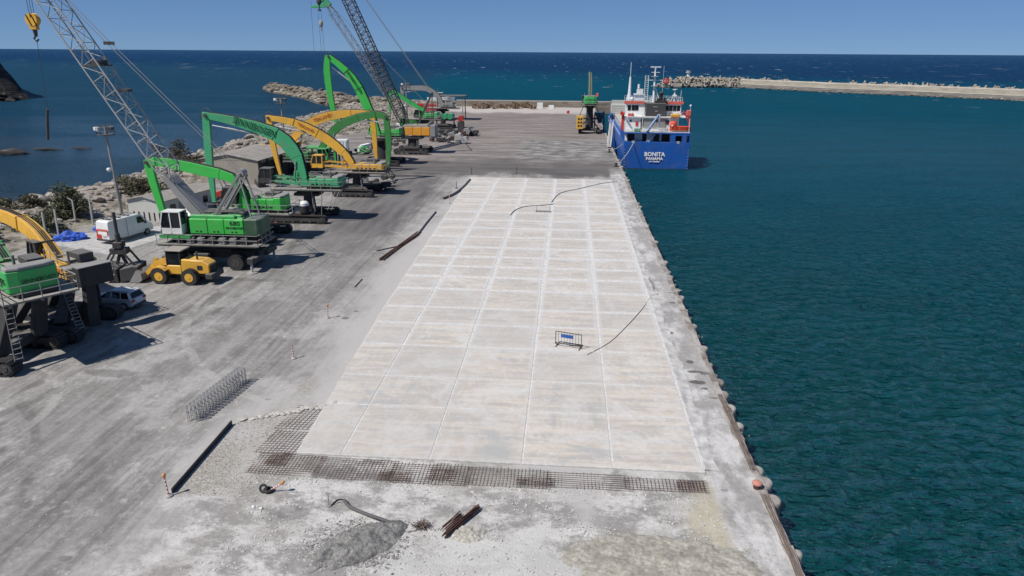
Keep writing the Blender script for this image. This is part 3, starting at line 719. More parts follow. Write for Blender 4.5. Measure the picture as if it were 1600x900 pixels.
def make_cab(t, x, y, z, sx=1.7, sy=1.5, sz=1.9, m=None, face=1):
    m = m or M['white']; mb = MB(); k = .1
    o = [(-sx/2, 0), (sx/2, 0), (sx/2, sz*.45), (sx/2-.35, sz), (-sx/2, sz)]
    # frame: floor, roof, corner pillars
    mb.box((x, y, z+.08), (sx, sy, .16)); mb.box((x-.12*face, y, z+sz-.05), (sx-.2, sy+.05, .1))
    for sy_ in (-1, 1):
        yy = y+sy_*(sy/2-.05)
        mb.bar((x-face*sx/2, yy, z), (x-face*sx/2, yy, z+sz), .12); mb.bar((x+face*sx/2, yy, z), (x+face*sx/2, yy, z+sz*.45), .1)
        mb.bar((x+face*sx/2, yy, z+sz*.45), (x+face*(sx/2-.35), yy, z+sz), .1); mb.bar((x, yy, z), (x, yy, z+sz), .1)
        mb.box((x-face*sx*.02, yy, z+.3), (sx*.96, .07, .5))
        mb.bar((x-face*sx/2, yy, z+.58), (x+face*sx/2, yy, z+.58), .07)
    mb.box((x+face*sx/2, y, z+.25), (.08, sy, .4)); mb.box((x-face*sx/2, y, z+.5), (.08, sy-.05, .9))
    c = mb.build('cab', m, t)
    mb = MB(); q = .04
    mb.prism([(x+face*(-sx/2+.06), z+.15), (x+face*(sx/2-.05), z+.15), (x+face*(sx/2-.05), z+sz*.45), (x+face*(sx/2-.39), z+sz-.1), (x+face*(-sx/2+.06), z+sz-.1)], y-sy/2+q*2, y+sy/2-q*2)
    mb.build('window', M['glass'], c); return c
def cylinder(t, a, b, r=.12, m=None, rod=.55):
    a, b = Vector(a), Vector(b); mid = a.lerp(b, rod)
    mb = MB(); mb.cyl(a, mid, r, n=10); mb.cyl(a, a+(b-a).normalized()*.25, r*1.3, n=8); o = mb.build('hydraulic_cylinder', m or M['dark'], t)
    mb = MB(); mb.cyl(mid, b, r*.55, n=8); mb.build('piston_rod', M['chrome'], o)
def grab(t, x, z, s=1.0, m=None, top=True, name='clamshell_grab', y=0):
    m = m or M['dark']; mb = MB()
    if top: mb.cyl((x, y, z+2.4*s), (x, y, z+3.0*s), .16*s, n=8); mb.box((x, y, z+2.3*s), (.5*s, .7*s, .35*s))
    mb.box((x, y, z+1.9*s), (1.0*s, .6*s, .35*s))
    for sg in (-1, 1):
        for yy in (-.45, .45): mb.bar((x+sg*.35*s, y+yy*s, z+1.9*s), (x+sg*1.0*s, y+yy*s, z+.9*s), .1*s)
        mb.bar((x, y, z+1.8*s), (x+sg*.3*s, y, z+1.0*s), .16*s)
    o = mb.build(name, m, t)
    for sg in (-1, 1):
        mb = MB(); pr = [(x+sg*.05*s, z), (x+sg*.75*s, z+.12*s), (x+sg*1.15*s, z+.5*s), (x+sg*1.2*s, z+1.0*s), (x+sg*.85*s, z+1.05*s), (x+sg*.1*s, z+.85*s)]
        mb.prism(pr if sg > 0 else pr[::-1], y-.75*s, y+.75*s); mb.build('shell', M['dark'], o, bevel=.03*s)
    return o

def handler(label, X, Y, head, colr, boom, stick, platz=4.3, house=((1.2, -4.6), 1.35, 3.0, 1.3), cw=None, cabpos=(5.6, .3, 0), cabm=None,
            under='pedestal', uL=7.7, gauge=5.2, ped=1.3, plat=((4.2, -4.8), 3.6), bw=.75, boomname='SENNEBOGEN', tsize=.0, tm=None, tpos=None, tsx=1.0, urot=0.0,
            hasgrab=None, boomcol=None, cabon=True, engine=True, cat='material handler', grp=None, uxo=0, uyo=0, side=1, lift=True):
    """long-reach material handler; local +x is the boom side, slewing centre at the origin."""
    t = thing('material_handler', label, cat, (X, Y, 0), head, grp)
    C_ = M[colr]
    ca, sa = math.cos(urot), math.sin(urot)
    def U(x, y): x += uxo; y += uyo; return (x*ca-y*sa, x*sa+y*ca)
    def V(x, y): x += uxo*.3; y += uyo*.3; return (x*ca-y*sa, x*sa+y*ca)
    if under == 'pedestal':
        crawler(t, uL, gauge, .8, 1.05, uxo, urot, yo=uyo)
        mb = MB(); mb.box((0, 0, .95), (2.6, gauge-.6, .5)); mb.box((0, 0, 1.15), (1.9, 1.9, .7), taper=.8)
        for sg in (-1, 1): mb.bar((-1.9, sg*gauge*.4, .9), (-.5, sg*.3, 1.2), .5, .4); mb.bar((1.9, sg*gauge*.4, .9), (.5, sg*.3, 1.2), .5, .4)
        o = mb.build('carbody', M['black'], t, bevel=.03); o.rotation_euler = (0, 0, urot); o.location = (uxo, uyo, 0)
        mb = MB(); mb.cyl((0, 0, 1.3), (0, 0, platz-.55), ped*.62, ped*.5, 12); mb.build('pedestal', M['black'], t)
        mb = MB(); mb.cyl((0, 0, platz-.6), (0, 0, platz-.1), ped*.95, ped*.95, 20); mb.box((0, 0, platz-.75), (3.2, 2.2, .35)); mb.build('slew_ring', M['black'], t)
        mb = MB()                                      # ladder up the pedestal
        for yy in (-.22, .22): mb.bar((-.95, side*1.0+yy, 1.0), (-.75, side*.9+yy, platz-.1), .06)
        for i in range(10): z_ = lerp(1.2, platz-.3, i/9); mb.bar((-.9, side*1.0-.22, z_), (-.9, side*1.0+.22, z_), .04)
        mb.build('ladder', M['rail'], t)
    elif under == 'portal':
        crawler(t, uL, gauge, 1.0, 1.15, uxo, urot, yo=uyo)
        mb = MB()
        for sx in (-1, 1):
            mb.box((sx*1.9, 0, 1.05), (.9, gauge-.4, .7))
        mb.box((0, 0, 1.0), (3.4, 1.4, .6)); o = mb.build('chassis_beam', M['dark'], t, bevel=.05); o.rotation_euler = (0, 0, urot); o.location = (uxo, uyo, 0)
        for sx in (-1, 1):
            for sy in (-1, 1):
                mb = MB(); b0 = U(sx*2.0, sy*gauge*.42); b1 = V(sx*1.35, sy*1.35)
                mb.bar((b0[0], b0[1], 1.1), (b1[0], b1[1], platz-.3), .95, .75, .8, .6); mb.build('portal_leg', M['black'], t, bevel=.03)
        mb = MB(); mb.cyl((0, 0, platz-.55), (0, 0, platz-.05), 1.5, n=20); mb.box((0, 0, platz-.6), (3.6, 3.4, .35)); mb.build('slew_ring', M['black'], t)
        mb = MB(); b0 = U(-3.6, side*gauge*.45); b1 = V(-1.3, side*1.8)
        for k in (-.25, .25):
            mb.bar((b0[0], b0[1]+k, .9), (b1[0], b1[1]+k, platz-.1), .04, .09)
        for i in range(13):
            f = (i+.5)/13; p = Vector((b0[0], b0[1], .9)).lerp(Vector((b1[0], b1[1], platz-.1)), f); mb.box(p, (.16, .46, .035))
        mb.build('ladder', M['grey'], t)
    # walkway platform
    (px0, px1), pw = plat
    mb = MB(); mb.box(((px0+px1)/2, 0, platz-.03), (px0-px1, pw, .12))
    for k in range(3): mb.bar((px0, (k-1)*pw*.42, platz-.16), (px1, (k-1)*pw*.42, platz-.16), .1, .18)
    mb.build('walkway', M['dustydeck'], t)
    mb = MB(); e = .05; mb.rail([(px0-e, -pw/2+e, platz), (px1+e, -pw/2+e, platz), (px1+e, pw/2-e, platz), (px0-e, pw/2-e, platz)], 1.05, 1.25, .05); mb.build('railing', M['rail'], t)
    # house
    (hx0, hx1), hh, hw_, _ = house; z0 = platz+.35
    mb = MB(); mb.box(((hx0+hx1)/2, 0, platz+.2), (hx0-hx1+.8, 2.4, .32)); mb.build('upper_frame', M['black'], t)
    for sg in (-1, 1):
        mb = MB(); n_ = 3
        for i in range(n_):
            a, b = lerp(hx1+.9, hx0, i/n_), lerp(hx1+.9, hx0, (i+1)/n_); mb.box(((a+b)/2, sg*(hw_/2-.42), z0+hh*.42), (b-a-.035, .84, hh*.84))
        o = mb.build('engine_panel', C_, t, bevel=.05)
        for i in range(5):
            mb = MB(); mb.box((lerp(hx1+1.3, hx0-.5, i/4), sg*(hw_/2+.01), z0+hh*.25), (.3, .03, .18)); mb.build('vent', M['black'], o)
    mb = MB(); mb.box(((hx0+hx1)/2+.45, 0, z0+hh*.36), (hx0-hx1-.9, hw_-1.7, hh*.72)); 
    mb.box((lerp(hx1, hx0, .55), 0, z0+hh*.8), ((hx0-hx1)*.35, hw_*.5, .28)); mb.cyl((lerp(hx1, hx0, .35), .5, z0+hh*.7), (lerp(hx1, hx0, .35), .5, z0+hh+.7), .1, n=8)
    for i in range(4): mb.tube([(lerp(hx1, hx0, .3)+i*.25, -.9, z0+hh*.85), (lerp(hx1, hx0, .6)+i*.1, -.2, z0+hh+.1), (hx0, .1*i, z0+hh*.9)], .05, 5)
    mb.build('hood', M['dustydeck'], t)
    cwd = cw or (1.5, hh*1.12)
    mb = MB(); y_ = hw_/2; mb.prismz([(hx1+1.0, -y_), (hx1+1.0, y_), (hx1+.15, y_), (hx1-.15, y_*.55), (hx1-.15, -y_*.55), (hx1+.15, -y_)], z0-.05, z0+cwd[1]-.22)
    mb.build('counterweight', C_, t, bevel=.08)
    mb = MB(); mb.prismz([(hx1+1.0, -y_), (hx1+1.0, y_), (hx1+.15, y_), (hx1-.15, y_*.55), (hx1-.15, -y_*.55), (hx1+.15, -y_)], z0+cwd[1]-.20, z0+cwd[1], .93)
    mb.build('counterweight_cap', M['grey'], t, bevel=.05)
    if engine:
        mb = MB(); mb.box((lerp(hx1, hx0, .45), -side*hw_*.22, z0+hh*.72+.35), (1.7, 1.1, .75)); mb.build('radiator_box', M['dark'], t, bevel=.04)
    mb = MB(); mb.rail([(hx0-.3, side*(hw_/2-.1), z0+hh*.86), (hx1+1.2, side*(hw_/2-.1), z0+hh*.86)], .9, 1.2, .04); mb.build('roof_railing', M['rail'], t)
    # boom bearing, boom, stick
    b0 = boom[0]
    mb = MB()
    for sg in (-1, 1): mb.prism([(b0[0]-.7, platz+.3), (b0[0]+.8, platz+.3), (b0[0]+.3, b0[1]+.35), (b0[0]-.25, b0[1]+.35)], sg*bw*.62-.07, sg*bw*.62+.07)
    mb.build('boom_bracket', C_, t)
    BC = M[boomcol] if boomcol else C_
    bp = smooth(boom, 2); o = loft_beam(bp, bw, bw*.72).build('boom', BC, t, bevel=.03)
    # welded collars, hoses over the back of the boom
    for k in (int(len(bp)*.3), int(len(bp)*.55), int(len(bp)*.78)):
        mb = MB()
        p = bp[k]; q = bp[k-1]; d = Vector((p[0]-q[0], 0, p[1]-q[1])).normalized()
        c0 = Vector((p[0], 0, p[1])); mb.bar(c0-d*.05, c0+d*.05, bw*.98, p[2]+.10)
        mb.build('collar', C_, o)
    mb = MB()
    for yy in (-.16, 0, .16):
        mb.tube([(p[0]-(bp[min(i+1, len(bp)-1)][1]-bp[max(i-1, 0)][1])*0, yy, p[1]) for i, p in enumerate([_off(bp, i, bp[i][2]/2+.06) for i in range(0, len(bp), 1)])], .045, 5)
    mb.build('hose', M['rubber'], o)
    s_ = loft_beam(smooth(stick, 2), bw*.7, bw*.5).build('stick', BC, t, bevel=.025)
    tip = boom[-1]; mb = MB(); mb.cyl((tip[0], -bw*.6, tip[1]), (tip[0], bw*.6, tip[1]), .22, n=12); mb.tube([(tip[0]-.9, .1, tip[1]+.35), (tip[0]-.1, .1, tip[1]+.95), (tip[0]+.7, .1, tip[1]+.5), (tip[0]+.75, .1, tip[1]-.6)], .05, 5)
    mb.build('pivot_pin', M['dark'], s_)
    # hydraulic cylinders: two lift cylinders and the stick cylinder
    kk = bp[int(len(bp)*.33)]
    for sg in (-1, 1): cylinder(t, (b0[0]+1.3, sg*bw*.6, platz+.45), (kk[0]+.1, sg*bw*.6, kk[1]-kk[2]*.35), .15, C_)
    a_ = bp[int(len(bp)*.72)]; st = stick[0]; st2 = stick[1]
    f = min(1, 1.5/max(.1, math.hypot(st2[0]-st[0], st2[1]-st[1])))
    cylinder(t, (a_[0], 0, a_[1]-a_[2]*.5-.15), (lerp(st[0], st2[0], f)-.25*0, 0, lerp(st[1], st2[1], f)), .13, M['lgrey'], .6)
    if cabon:
        cx, cz, cy = cabpos
        make_cab(t, cx, cy, platz+cz, m=cabm or M['dark'])
        if lift and cx > 3:
            mb = MB()
            for yy in (-.45, .45): mb.bar((b0[0]+.7, cy+yy, platz+.5), (cx-.7, cy+yy, platz+cz+.35), .2, .28); mb.bar((b0[0]+.9, cy+yy, platz+1.2), (cx-.8, cy+yy, platz+cz+1.0), .08, .1)
            mb.build('cab_lift_arm', C_, t)
    if boomname and tsize > 0:
        tx, tz, slope = tpos          # slope: rise of the boom per metre forward
        xd = Vector((-side, 0, -side*slope)).normalized(); zd = Vector((0, side, 0)); yd = zd.cross(xd)
        e = Matrix((xd, yd, zd)).transposed().to_euler()
        text(boomname, tsize, tm or M['text_black'], o, (tx, side*(bw*.5+.02), tz), e, 'lettering', .01, tsx)
    if hasgrab: grab(t, hasgrab[0], hasgrab[1], hasgrab[2])
    return t
def _off(bp, i, h):
    a, b = bp[max(i-1, 0)], bp[min(i+1, len(bp)-1)]; d = Vector((b[0]-a[0], 0, b[1]-a[1])).normalized()
    return (bp[i][0]-d.z*h, bp[i][1]+d.x*h)
PI = math.pi
M['darkgrey_green'] = paint('dusty_green_casting', (.035, .10, .05), dirt=.8, dust=(.2, .2, .19), top=.8)
SIDE = 1
# teal handler with lettering along its boom
t = handler('teal green material handler on a black crawler pedestal, white lettering-free cab and dark words along its boom', -33.3, 88.5, PI, 'teal',
    [(.3, 5.2, .8), (.9, 7.4, 1.3), (1.6, 8.9, 1.75), (3.7, 10.9, 1.7), (8.6, 12.4, 1.15), (12.5, 13.1, .75)],
    [(12.5, 13.5, .9), (12.7, 10, 1.0), (12.9, 6.6, .9), (12.9, 2.0, .5)], platz=4.15, house=((-.6, -4.6), 1.2, 2.8, 0), plat=((4.4, -4.9), 3.4), cabpos=(5.3, .6, .2),
    cabm=M['dark'], tsize=1.2, tsx=.74, tpos=(6.2, 11.75, .34), tm=M['text_dark'], ped=1.35, gauge=5.2, uxo=.8)
t['label'] = 'teal green material handler on a black crawler pedestal with dark lettering along its boom'
mb = MB(); mb.cyl((0, 2.0, 1.3), (0, 2.0, 2.2), .65, n=14); o = mb.build('hose_drum', M['black'], t); mb = MB(); mb.ball((0, 2.0, 2.45), (.6, .6, .35)); mb.cyl((0, 2, 2.2), (0, 2, 2.5), .6, n=14); mb.build('drum_cover', M['white'], o)
mb = MB()
for yy in (-.35, .35): mb.bar((-2.3, 1.6+yy*0+1.0, .1), (-2.3-.0, 1.6, 4.0), .07)
for sgn in (0, .5): mb.bar((-3.4+sgn, 1.7, 1.6), (-4.6+sgn, 1.9, 4.0), .07)
mb.build('hanging_ladder', M['rail'], t)
# lime handler behind the green crane
handler('bright lime green material handler behind the 680 crane, stick tip beside the white van', -36.2, 78.5, PI, 'lime',
    [(1.0, 5.2, .8), (2.3, 7.0, 1.0), (5.4, 7.75, 1.25), (8.6, 8.4, 1.15), (11.2, 8.75, .95), (12.2, 8.6, .8)],
    [(12.1, 8.9, .95), (11.9, 6.5, .95), (11.3, 3.0, .75), (10.9, -.0+.05, .4)], platz=3.2, house=((-.2, -3.9), 1.5, 2.8, 0), plat=((4.8, -4.8), 3.8), cabpos=(2.6, .9, .2),
    cabm=M['dark'], ped=1.2, tsize=0, uL=6.5, gauge=4.6)
# yellow handler in the middle
handler('yellow material handler with a yellow cab, standing right behind the teal one', -32.0, 106, PI, 'yellow',
    [(.6, 4.6, .8), (1.3, 5.6, 1.1), (3.0, 7.3, 1.3), (5.8, 9.15, 1.35), (9.3, 10.7, 1.0), (13.1, 11.3, .75)],
    [(13.1, 11.7, .8), (12.9, 8, .85), (12.6, 5.5, .7), (12.1, 2.6, .45)], platz=3.55, house=((0, -4.4), 1.0, 2.7, 0), plat=((4.4, -4.8), 3.4), cabpos=(5.9, .5, .3),
    cabm=M['yellow'], tsize=.62, boomname='TEKLAND', tm=M['text_red'], tpos=(7.4, 10.0, .48), ped=1.4, uL=6.3)
# second yellow boom further back, facing right
handler('yellow material handler further back whose boom arches over to the right', -51.2, 126, 0, 'yellow',
    [(1.2, 4.6, .8), (2.0, 6.1, 1.2), (5.0, 8.5, 1.5), (8.7, 9.9, 1.5), (12.7, 10.45, 1.2), (16.4, 10.5, .8)],
    [(16.5, 10.8, .8), (16.7, 7.5, .95), (16.8, 4.1, .7), (16.9, 2.2, .45)], platz=3.2, house=((0, -4.0), 1.5, 2.6, 0), plat=((3.5, -4.4), 3.2), cabpos=(2.3, .3, -.9),
    cabm=M['yellow'], tsize=.8, boomname='TEKLAND', tm=M['text_red'], tpos=(7.6, 9.65, .33), side=-1, uL=6)
# faded green handler with a grab, facing right
handler('faded dark green material handler whose curved boom ends in a clamshell grab', -43.5, 118, 0, 'darkgreen',
    [(1.6, 4.6, .8), (3.4, 7.2, 1.1), (5.6, 9.2, 1.3), (8.6, 10.4, 1.2), (11.6, 11.0, 1.0), (13.4, 10.6, .9)],
    [(13.4, 10.9, .9), (13.55, 8, 1.0), (13.6, 5.6, .9), (13.3, 2.4, .5)], platz=3.2, house=((0, -4.0), 1.4, 2.6, 0), plat=((3.5, -4.4), 3.2), cabpos=(2.6, .3, -.9), cabm=M['green'],
    hasgrab=(13.2, .02, .95), side=-1, uL=6)
# tall bright green one
handler('tall bright green material handler whose folded boom stands above all the others', -35.7, 136, PI, 'lime',
    [(.8, 6.4, .9), (1.3, 7.6, 1.2), (2.2, 10.0, 1.6), (4.0, 14.3, 1.6), (6.2, 17.4, 1.25), (9.3, 19.9, .9)],
    [(9.5, 20.1, .9), (9.9, 17.5, 1.25), (9.6, 12.5, 1.1), (8.9, 8.0, .7)], platz=5.3, house=((-.3, -3.9), 1.3, 2.8, 0), plat=((3.0, -4.2), 3.2), cabpos=(1.9, .2, -1.3),
    cabm=M['green'], tsize=.75, boomname='SENNEBOGEN', tpos=(4.7, 15.4, 1.55), ped=2.2, bw=.9)

# the two portal machines in the left foreground
H2 = math.radians(146)
t = handler('green material handler numbered 835 on a tall black portal at the left edge', -38.5, 44.6, H2, 'green',
    [(1.6, 6.3, .8), (3.4, 7.2, 1.1), (6.0, 8.0, 1.2), (9.5, 8.2, 1.0), (13, 7.6, .8)], [(13, 7.8, .8), (13.2, 5, .8), (13, 2, .5)],
    platz=5.15, house=((1.0, -3.4), 1.55, 3.1, 0), under='portal', uL=7.2, gauge=4.7, plat=((2.6, -4.4), 4.6), cabpos=(3.6, .5, .3), urot=PI-H2, uxo=1.7, uyo=1.5, bw=.9)
text('835', .62, M['text_black'], t, (-2.55, 1.57, 6.22), (PI/2, 0, PI), 'number')
text('SENNEBOGEN', .36, M['text_black'], t, (-3.58, -.35, 6.2), (PI/2, 0, -PI/2), 'lettering')
t2 = handler('dusty yellow material handler with a shade-darkened counterweight on portal legs beside the car', -40.0, 51.7, math.radians(150), 'yellow',
    [(1.2, 4.2, .8), (2.3, 4.9, 1.1), (4.2, 6.15, 1.2), (7.0, 6.95, 1.2), (11.2, 7.2, 1.05), (15, 7.0, .8)], [(15, 7.2, .8), (15.2, 4.5, .8), (15, 1.5, .5)],
    platz=3.65, house=((.8, -2.8), 1.25, 2.9, 0), under='portal', uL=7.4, gauge=4.9, plat=((2.4, -3.3), 4.0), cabpos=(3.6, .5, .3), urot=PI-math.radians(150), uxo=-.2, uyo=2.7, bw=1.0, cw=(1.5, .9))
mb = MB(); mb.box((-4.4, .15, 4.5), (1.0, 2.5, 1.5)); mb.build('rear_ballast', M['black'], t2, bevel=.05)  # black puts the shade on the block's sides into its colour
mb = MB(); mb.box((-4.4, .15, 5.28), (1.02, 2.52, .05)); mb.build('ballast_lit_top', M['grey'], t2)  # paler grey sheet paints the sunlit top of the block
mb = MB(); mb.bar((-4.4, .9, .5), (-4.3, .6, 3.8), .9, .8, .75, .65); mb.build('rear_column', M['black'], t2, bevel=.03)
mb = MB(); mb.box((-1.7, 1.47, 4.6), (1.1, .03, .55)); o = mb.build('sign_plate', M['orange'], t2)
text('TOP', .42, M['text_red'], o, (-1.7, 1.5, 4.6), (PI/2, 0, PI), 'lettering')

# ---------------------------------------------------------------- lattice booms
def lattice(t, p0, p1, w, d, nb, m, foot=3.0, head=3.0, r=.07, name='lattice_boom', sidev=Vector((0, 1, 0)), skip=0):
    p0, p1 = Vector(p0), Vector(p1); ax = (p1-p0); L = ax.length; ax.normalize(); nv = sidev.cross(ax).normalized()
    def corners(s):
        k = 1.0
        kw = 1.0 if s > foot else lerp(.95, 1, s/foot)
        kd = (.15+.85*s/foot) if s < foot else ((.25+.75*(L-s)/head) if s > L-head else 1.0)
        if s > L-head: kw = .5+.5*(L-s)/head
        c = p0+ax*s; return [c+sidev*(w/2*kw*a)+nv*(d/2*kd*b) for a, b in ((-1, -1), (1, -1), (1, 1), (-1, 1))]
    st = [0, foot]+[foot+(L-foot-head)*(i+1)/nb for i in range(nb)]+[L]
    mb = MB(); C_ = [corners(s) for s in st]
    for a, b in zip(C_, C_[1:]):
        for i in range(4): mb.cyl(a[i], b[i], r, n=6, caps=False)
    o = mb.build(name, m, t)
    mb = MB(); rl = r*.5
    for k, (a, b) in enumerate(zip(C_, C_[1:])):
        for i in range(4):
            j = (i+1) % 4
            mb.cyl(a[i], a[j], rl, n=4, caps=False)
            if k % 2: mb.cyl(a[i], b[j], rl, n=4, caps=False)
            else: mb.cyl(a[j], b[i], rl, n=4, caps=False)
    for i in range(4): mb.cyl(C_[-1][i], C_[-1][(i+1) % 4], rl, n=4)
    mb.build('lacing', m, o); return o, ax, nv
def wire(t, pts, r=.025, m=None, name='wire_rope'):
    mb = MB(); mb.tube(pts, r, 4); return mb.build(name, m or M['dark'], t)
def wheel(t, x, y, r, w, m=None, rimm=None, name='wheel'):
    mb = MB()
    mb.cyl((x, y-w/2, r), (x, y+w/2, r), r, n=22)
    for i in range(22):
        a = 2*PI*i/22; mb.box((x+math.cos(a)*r*.985, y, r+math.sin(a)*r*.985), (.06*r*2, w*.96, .05*r*2), 0, -a)
    o = mb.build(name, M['tyre'], t)
    mb = MB(); mb.cyl((x, y-w/2-.02, r), (x, y+w/2+.02, r), r*.55, r*.55, 16); mb.cyl((x, y-w/2-.05, r), (x, y+w/2+.05, r), r*.2, n=8); mb.build('rim', rimm or M['dark'], o)
    return o

# ---------------------------------------------------------------- green mobile lattice crane 680
t = thing('lattice_crane', 'green wheeled crane numbered 680 with white cab and long grey lattice boom', 'crane', (-35.3, 67.3, 0), PI)
mb = MB(); mb.box((-.2, 0, 1.35), (9.0, 2.2, .7)); mb.box((-.3, 0, 1.85), (3.2, 2.6, .4)); mb.build('chassis', M['black'], t, bevel=.04)
for x in (-2.6, -1.0+.2, 2.6, 4.1):
    if x in (-2.6, -.8, 2.6, 4.1):
        for sg in (-1, 1):
            if x in (-2.6, 2.6, 4.1): wheel(t, x, sg*1.75, .79, .75)
for sx in (-1, 1):
    for sg in (-1, 1):
        mb = MB(); mb.box((sx*4.35-.2, sg*1.7, 1.2), (.7, 2.4, .5)); mb.box((sx*4.35-.2, sg*2.75, 1.25), (.6, .5, .6)); o = mb.build('outrigger', M['dark'], t, bevel=.03)
        mb = MB(); mb.cyl((sx*4.35-.2, sg*2.75, .08), (sx*4.35-.2, sg*2.75, 1.0), .13, n=10); mb.cyl((sx*4.35-.2, sg*2.75, 0), (sx*4.35-.2, sg*2.75, .1), .5, n=12); mb.build('outrigger_foot', M['lgrey'], o)
mb = MB(); mb.box((.9, 1.75, 1.1), (1.5, .7, 1.1)); mb.build('tool_box', M['dark'], t, bevel=.03)
mb = MB(); mb.cyl((0, 0, 2.0), (0, 0, 2.5), 1.35, n=22); mb.build('slew_ring', M['black'], t)
# side walkways with rails
mb = MB(); mb.box((.1, 0, 2.55), (10.6, 4.3, .12))
for yy in (-1.9, 1.9): mb.bar((-4.9, yy, 2.42), (5.3, yy, 2.42), .14, .16)
mb.build('walkway', M['dustydeck'], t)
mb = MB(); mb.rail([(5.3, 2.05, 2.6), (-5.1, 2.05, 2.6), (-5.1, -2.05, 2.6), (5.3, -2.05, 2.6)], 1.0, 1.15, .05); mb.build('railing', M['rail'], t)
for i in range(7): mb = MB(); mb.box((lerp(-3.6, 3.0, i/6), 1.75, 2.95), (.7, .4, .6)); mb.build('walkway_locker', M['grey'] if i in (1, 2, 4, 5) else M['dark'], t, bevel=.03)
mb = MB(); mb.box((-.4, 0, 3.1), (9.0, 2.6, .9)); mb.build('upper_frame', M['black'], t)
for sg in (-1, 1):
    for i in range(3):
        x0 = [-3.6, -1.6, .1][i]; x1 = [-1.64, .06, 1.9][i]
        mb = MB(); mb.box(((x0+x1)/2, sg*1.35, 4.35), (x1-x0, .5, 1.5)); o = mb.build('engine_panel', M['lime'], t, bevel=.05)
        for k in range(2): mb = MB(); mb.box(((x0+x1)/2-.2+.4*k, sg*1.61, 3.85), (.2, .02, .14)); mb.build('vent', M['black'], o)
mb = MB(); mb.box((-.8, 0, 4.5), (5.2, 2.2, 1.35)); mb.box((-1.1, 0, 5.28), (4.2, 1.9, .3)); mb.box((-.4, 1.0, 5.25), (4.6, .6, .35)); mb.build('machinery_hood', M['green'], t, bevel=.06)
mb = MB()
for i in range(3): mb.cyl((-3.0+i*1.7, -.7, 5.3), (-3.0+i*1.7, .7, 5.3), .35, n=14)
for i in range(5): mb.tube([(2.4, .3*i-.6, 5.0), (.8, .3*i-.6, 5.6), (-2.6, .25*i-.5, 5.55)], .05, 5)
mb.build('winch', M['dark'], t)
mb = MB(); mb.prismz([(-3.62, -1.65), (-3.62, 1.65), (-5.0, 1.5), (-5.25, 1.1), (-5.25, -1.1), (-5.0, -1.5)], 3.5, 5.15, .97); mb.build('counterweight', M['darkgrey_green'], t, bevel=.1)
text('680', .62, M['text_black'], t, (-2.75, 1.62, 4.72), (PI/2, 0, PI), 'number', sx=1.15)
text('SENNEBOGEN', .30, M['text_dark'], t, (-2.75, 1.62, 4.25), (PI/2, 0, PI), 'lettering')
make_cab(t, 3.7, 1.25, 3.55, 2.1, 1.3, 2.3, M['white'])
mb = MB(); mb.box((3.4, .6, 3.3), (3.2, 2.8, .3)); mb.build('cab_base', M['green'], t, bevel=.04)
mb = MB(); mb.tube([(2.3, 1.2, 3.6), (2.2, 1.2, 5.2), (2.4, .9, 5.5)], .12, 6); mb.tube([(2.1, .9, 3.4), (2.0, .9, 5.0)], .1, 6); mb.build('hose_bundle', M['rubber'], t)
# tubular a-frame behind
mb = MB()
for yy in (-1.0, 1.0):
    mb.bar((-.4, yy, 5.2), (-3.3, yy*.7, 9.4), .22); mb.bar((-4.3, yy, 5.0), (-3.3, yy*.7, 9.4), .12); mb.bar((-.6, yy, 5.2), (-3.6, yy*.7, 9.2), .12)
mb.bar((-3.3, -.8, 9.4), (-3.3, .8, 9.4), .3); mb.cyl((-3.3, -.5, 9.5), (-3.3, .5, 9.5), .4, n=12); mb.build('a_frame', M['grey'], t)
# big grey boom foot plates and boom stops
mb = MB()
for yy in (-.85, .85): mb.bar((1.2, yy, 5.1), (4.3, yy, 9.2), .25, .95, .2, .5)
mb.bar((.6, 0, 5.1), (3.9, 0, 9.0), 1.3, .18, 1.2, .18); mb.build('boom_foot', M['grey'], t)
BT = Vector((14.9, 0, 28.3)); B0 = Vector((1.4, 0, 5.0))
def bpt(f): return B0.lerp(BT, f)
o, ax, nv = lattice(t, bpt(.17), BT, 1.85, 1.5, 12, M['lgrey'], foot=1.0, head=1.6, r=.07)
mb = MB(); c = bpt(.615); mb.box(c+Vector((0, 0, .2)), (1.9, 1.9, .12)); mb.box(c+Vector((-.2, 0, .45)), (1.0, 1.2, .5)); mb.build('boom_joint', M['dark'], t)
mb = MB(); c = bpt(.50); mb.box(c+Vector((-.7, 0, .6)), (1.2, .8, .25)); mb.build('boom_joint', M['dark'], t)
mb = MB(); mb.cyl(BT+Vector((.2, -.7, .2)), BT+Vector((.2, .7, .2)), .6, n=14); mb.box(BT, (1.6, 1.3, .5)); mb.build('boom_head', M['dark'], t)
for yy in (-.35, .35):
    wire(t, [BT+Vector((0, yy, .6)), (lerp(14.9, -3.3, .37), yy, lerp(28.3, 9.5, .37)+.2), (-3.3, yy, 9.5)], .035, M['grey'])
for yy in (-.35, .35): mb = MB(); mb.box((lerp(14.9, -3.3, .37), yy, lerp(28.3, 9.5, .37)+.2), (.6, .1, .3)); mb.build('pendant_link', M['dark'], t)
HB = Vector((15.3, 0, 23.4))
for yy in (-.3, 0, .3): wire(t, [BT+Vector((.4, yy*1.5, 0)), HB+Vector((0, yy, .4))], .03)
mb = MB(); mb.cyl(HB+Vector((0, -.28, .2)), HB+Vector((0, .28, .2)), .55, n=14); mb.box(HB+Vector((0, 0, -.35)), (.7, .5, .7), taper=1.0); hb = mb.build('hook_block', M['yellow'], t, bevel=.04)
mb = MB(); mb.cyl(HB+Vector((0, 0, -1.3)), HB+Vector((0, 0, -.6)), .14, .22, 8); mb.tube([HB+Vector((0, 0, -1.2)), HB+Vector((.25, 0, -1.5)), HB+Vector((.05, 0, -1.75)), HB+Vector((-.2, 0, -1.55))], .09, 6); mb.build('hook', M['dark'], hb)
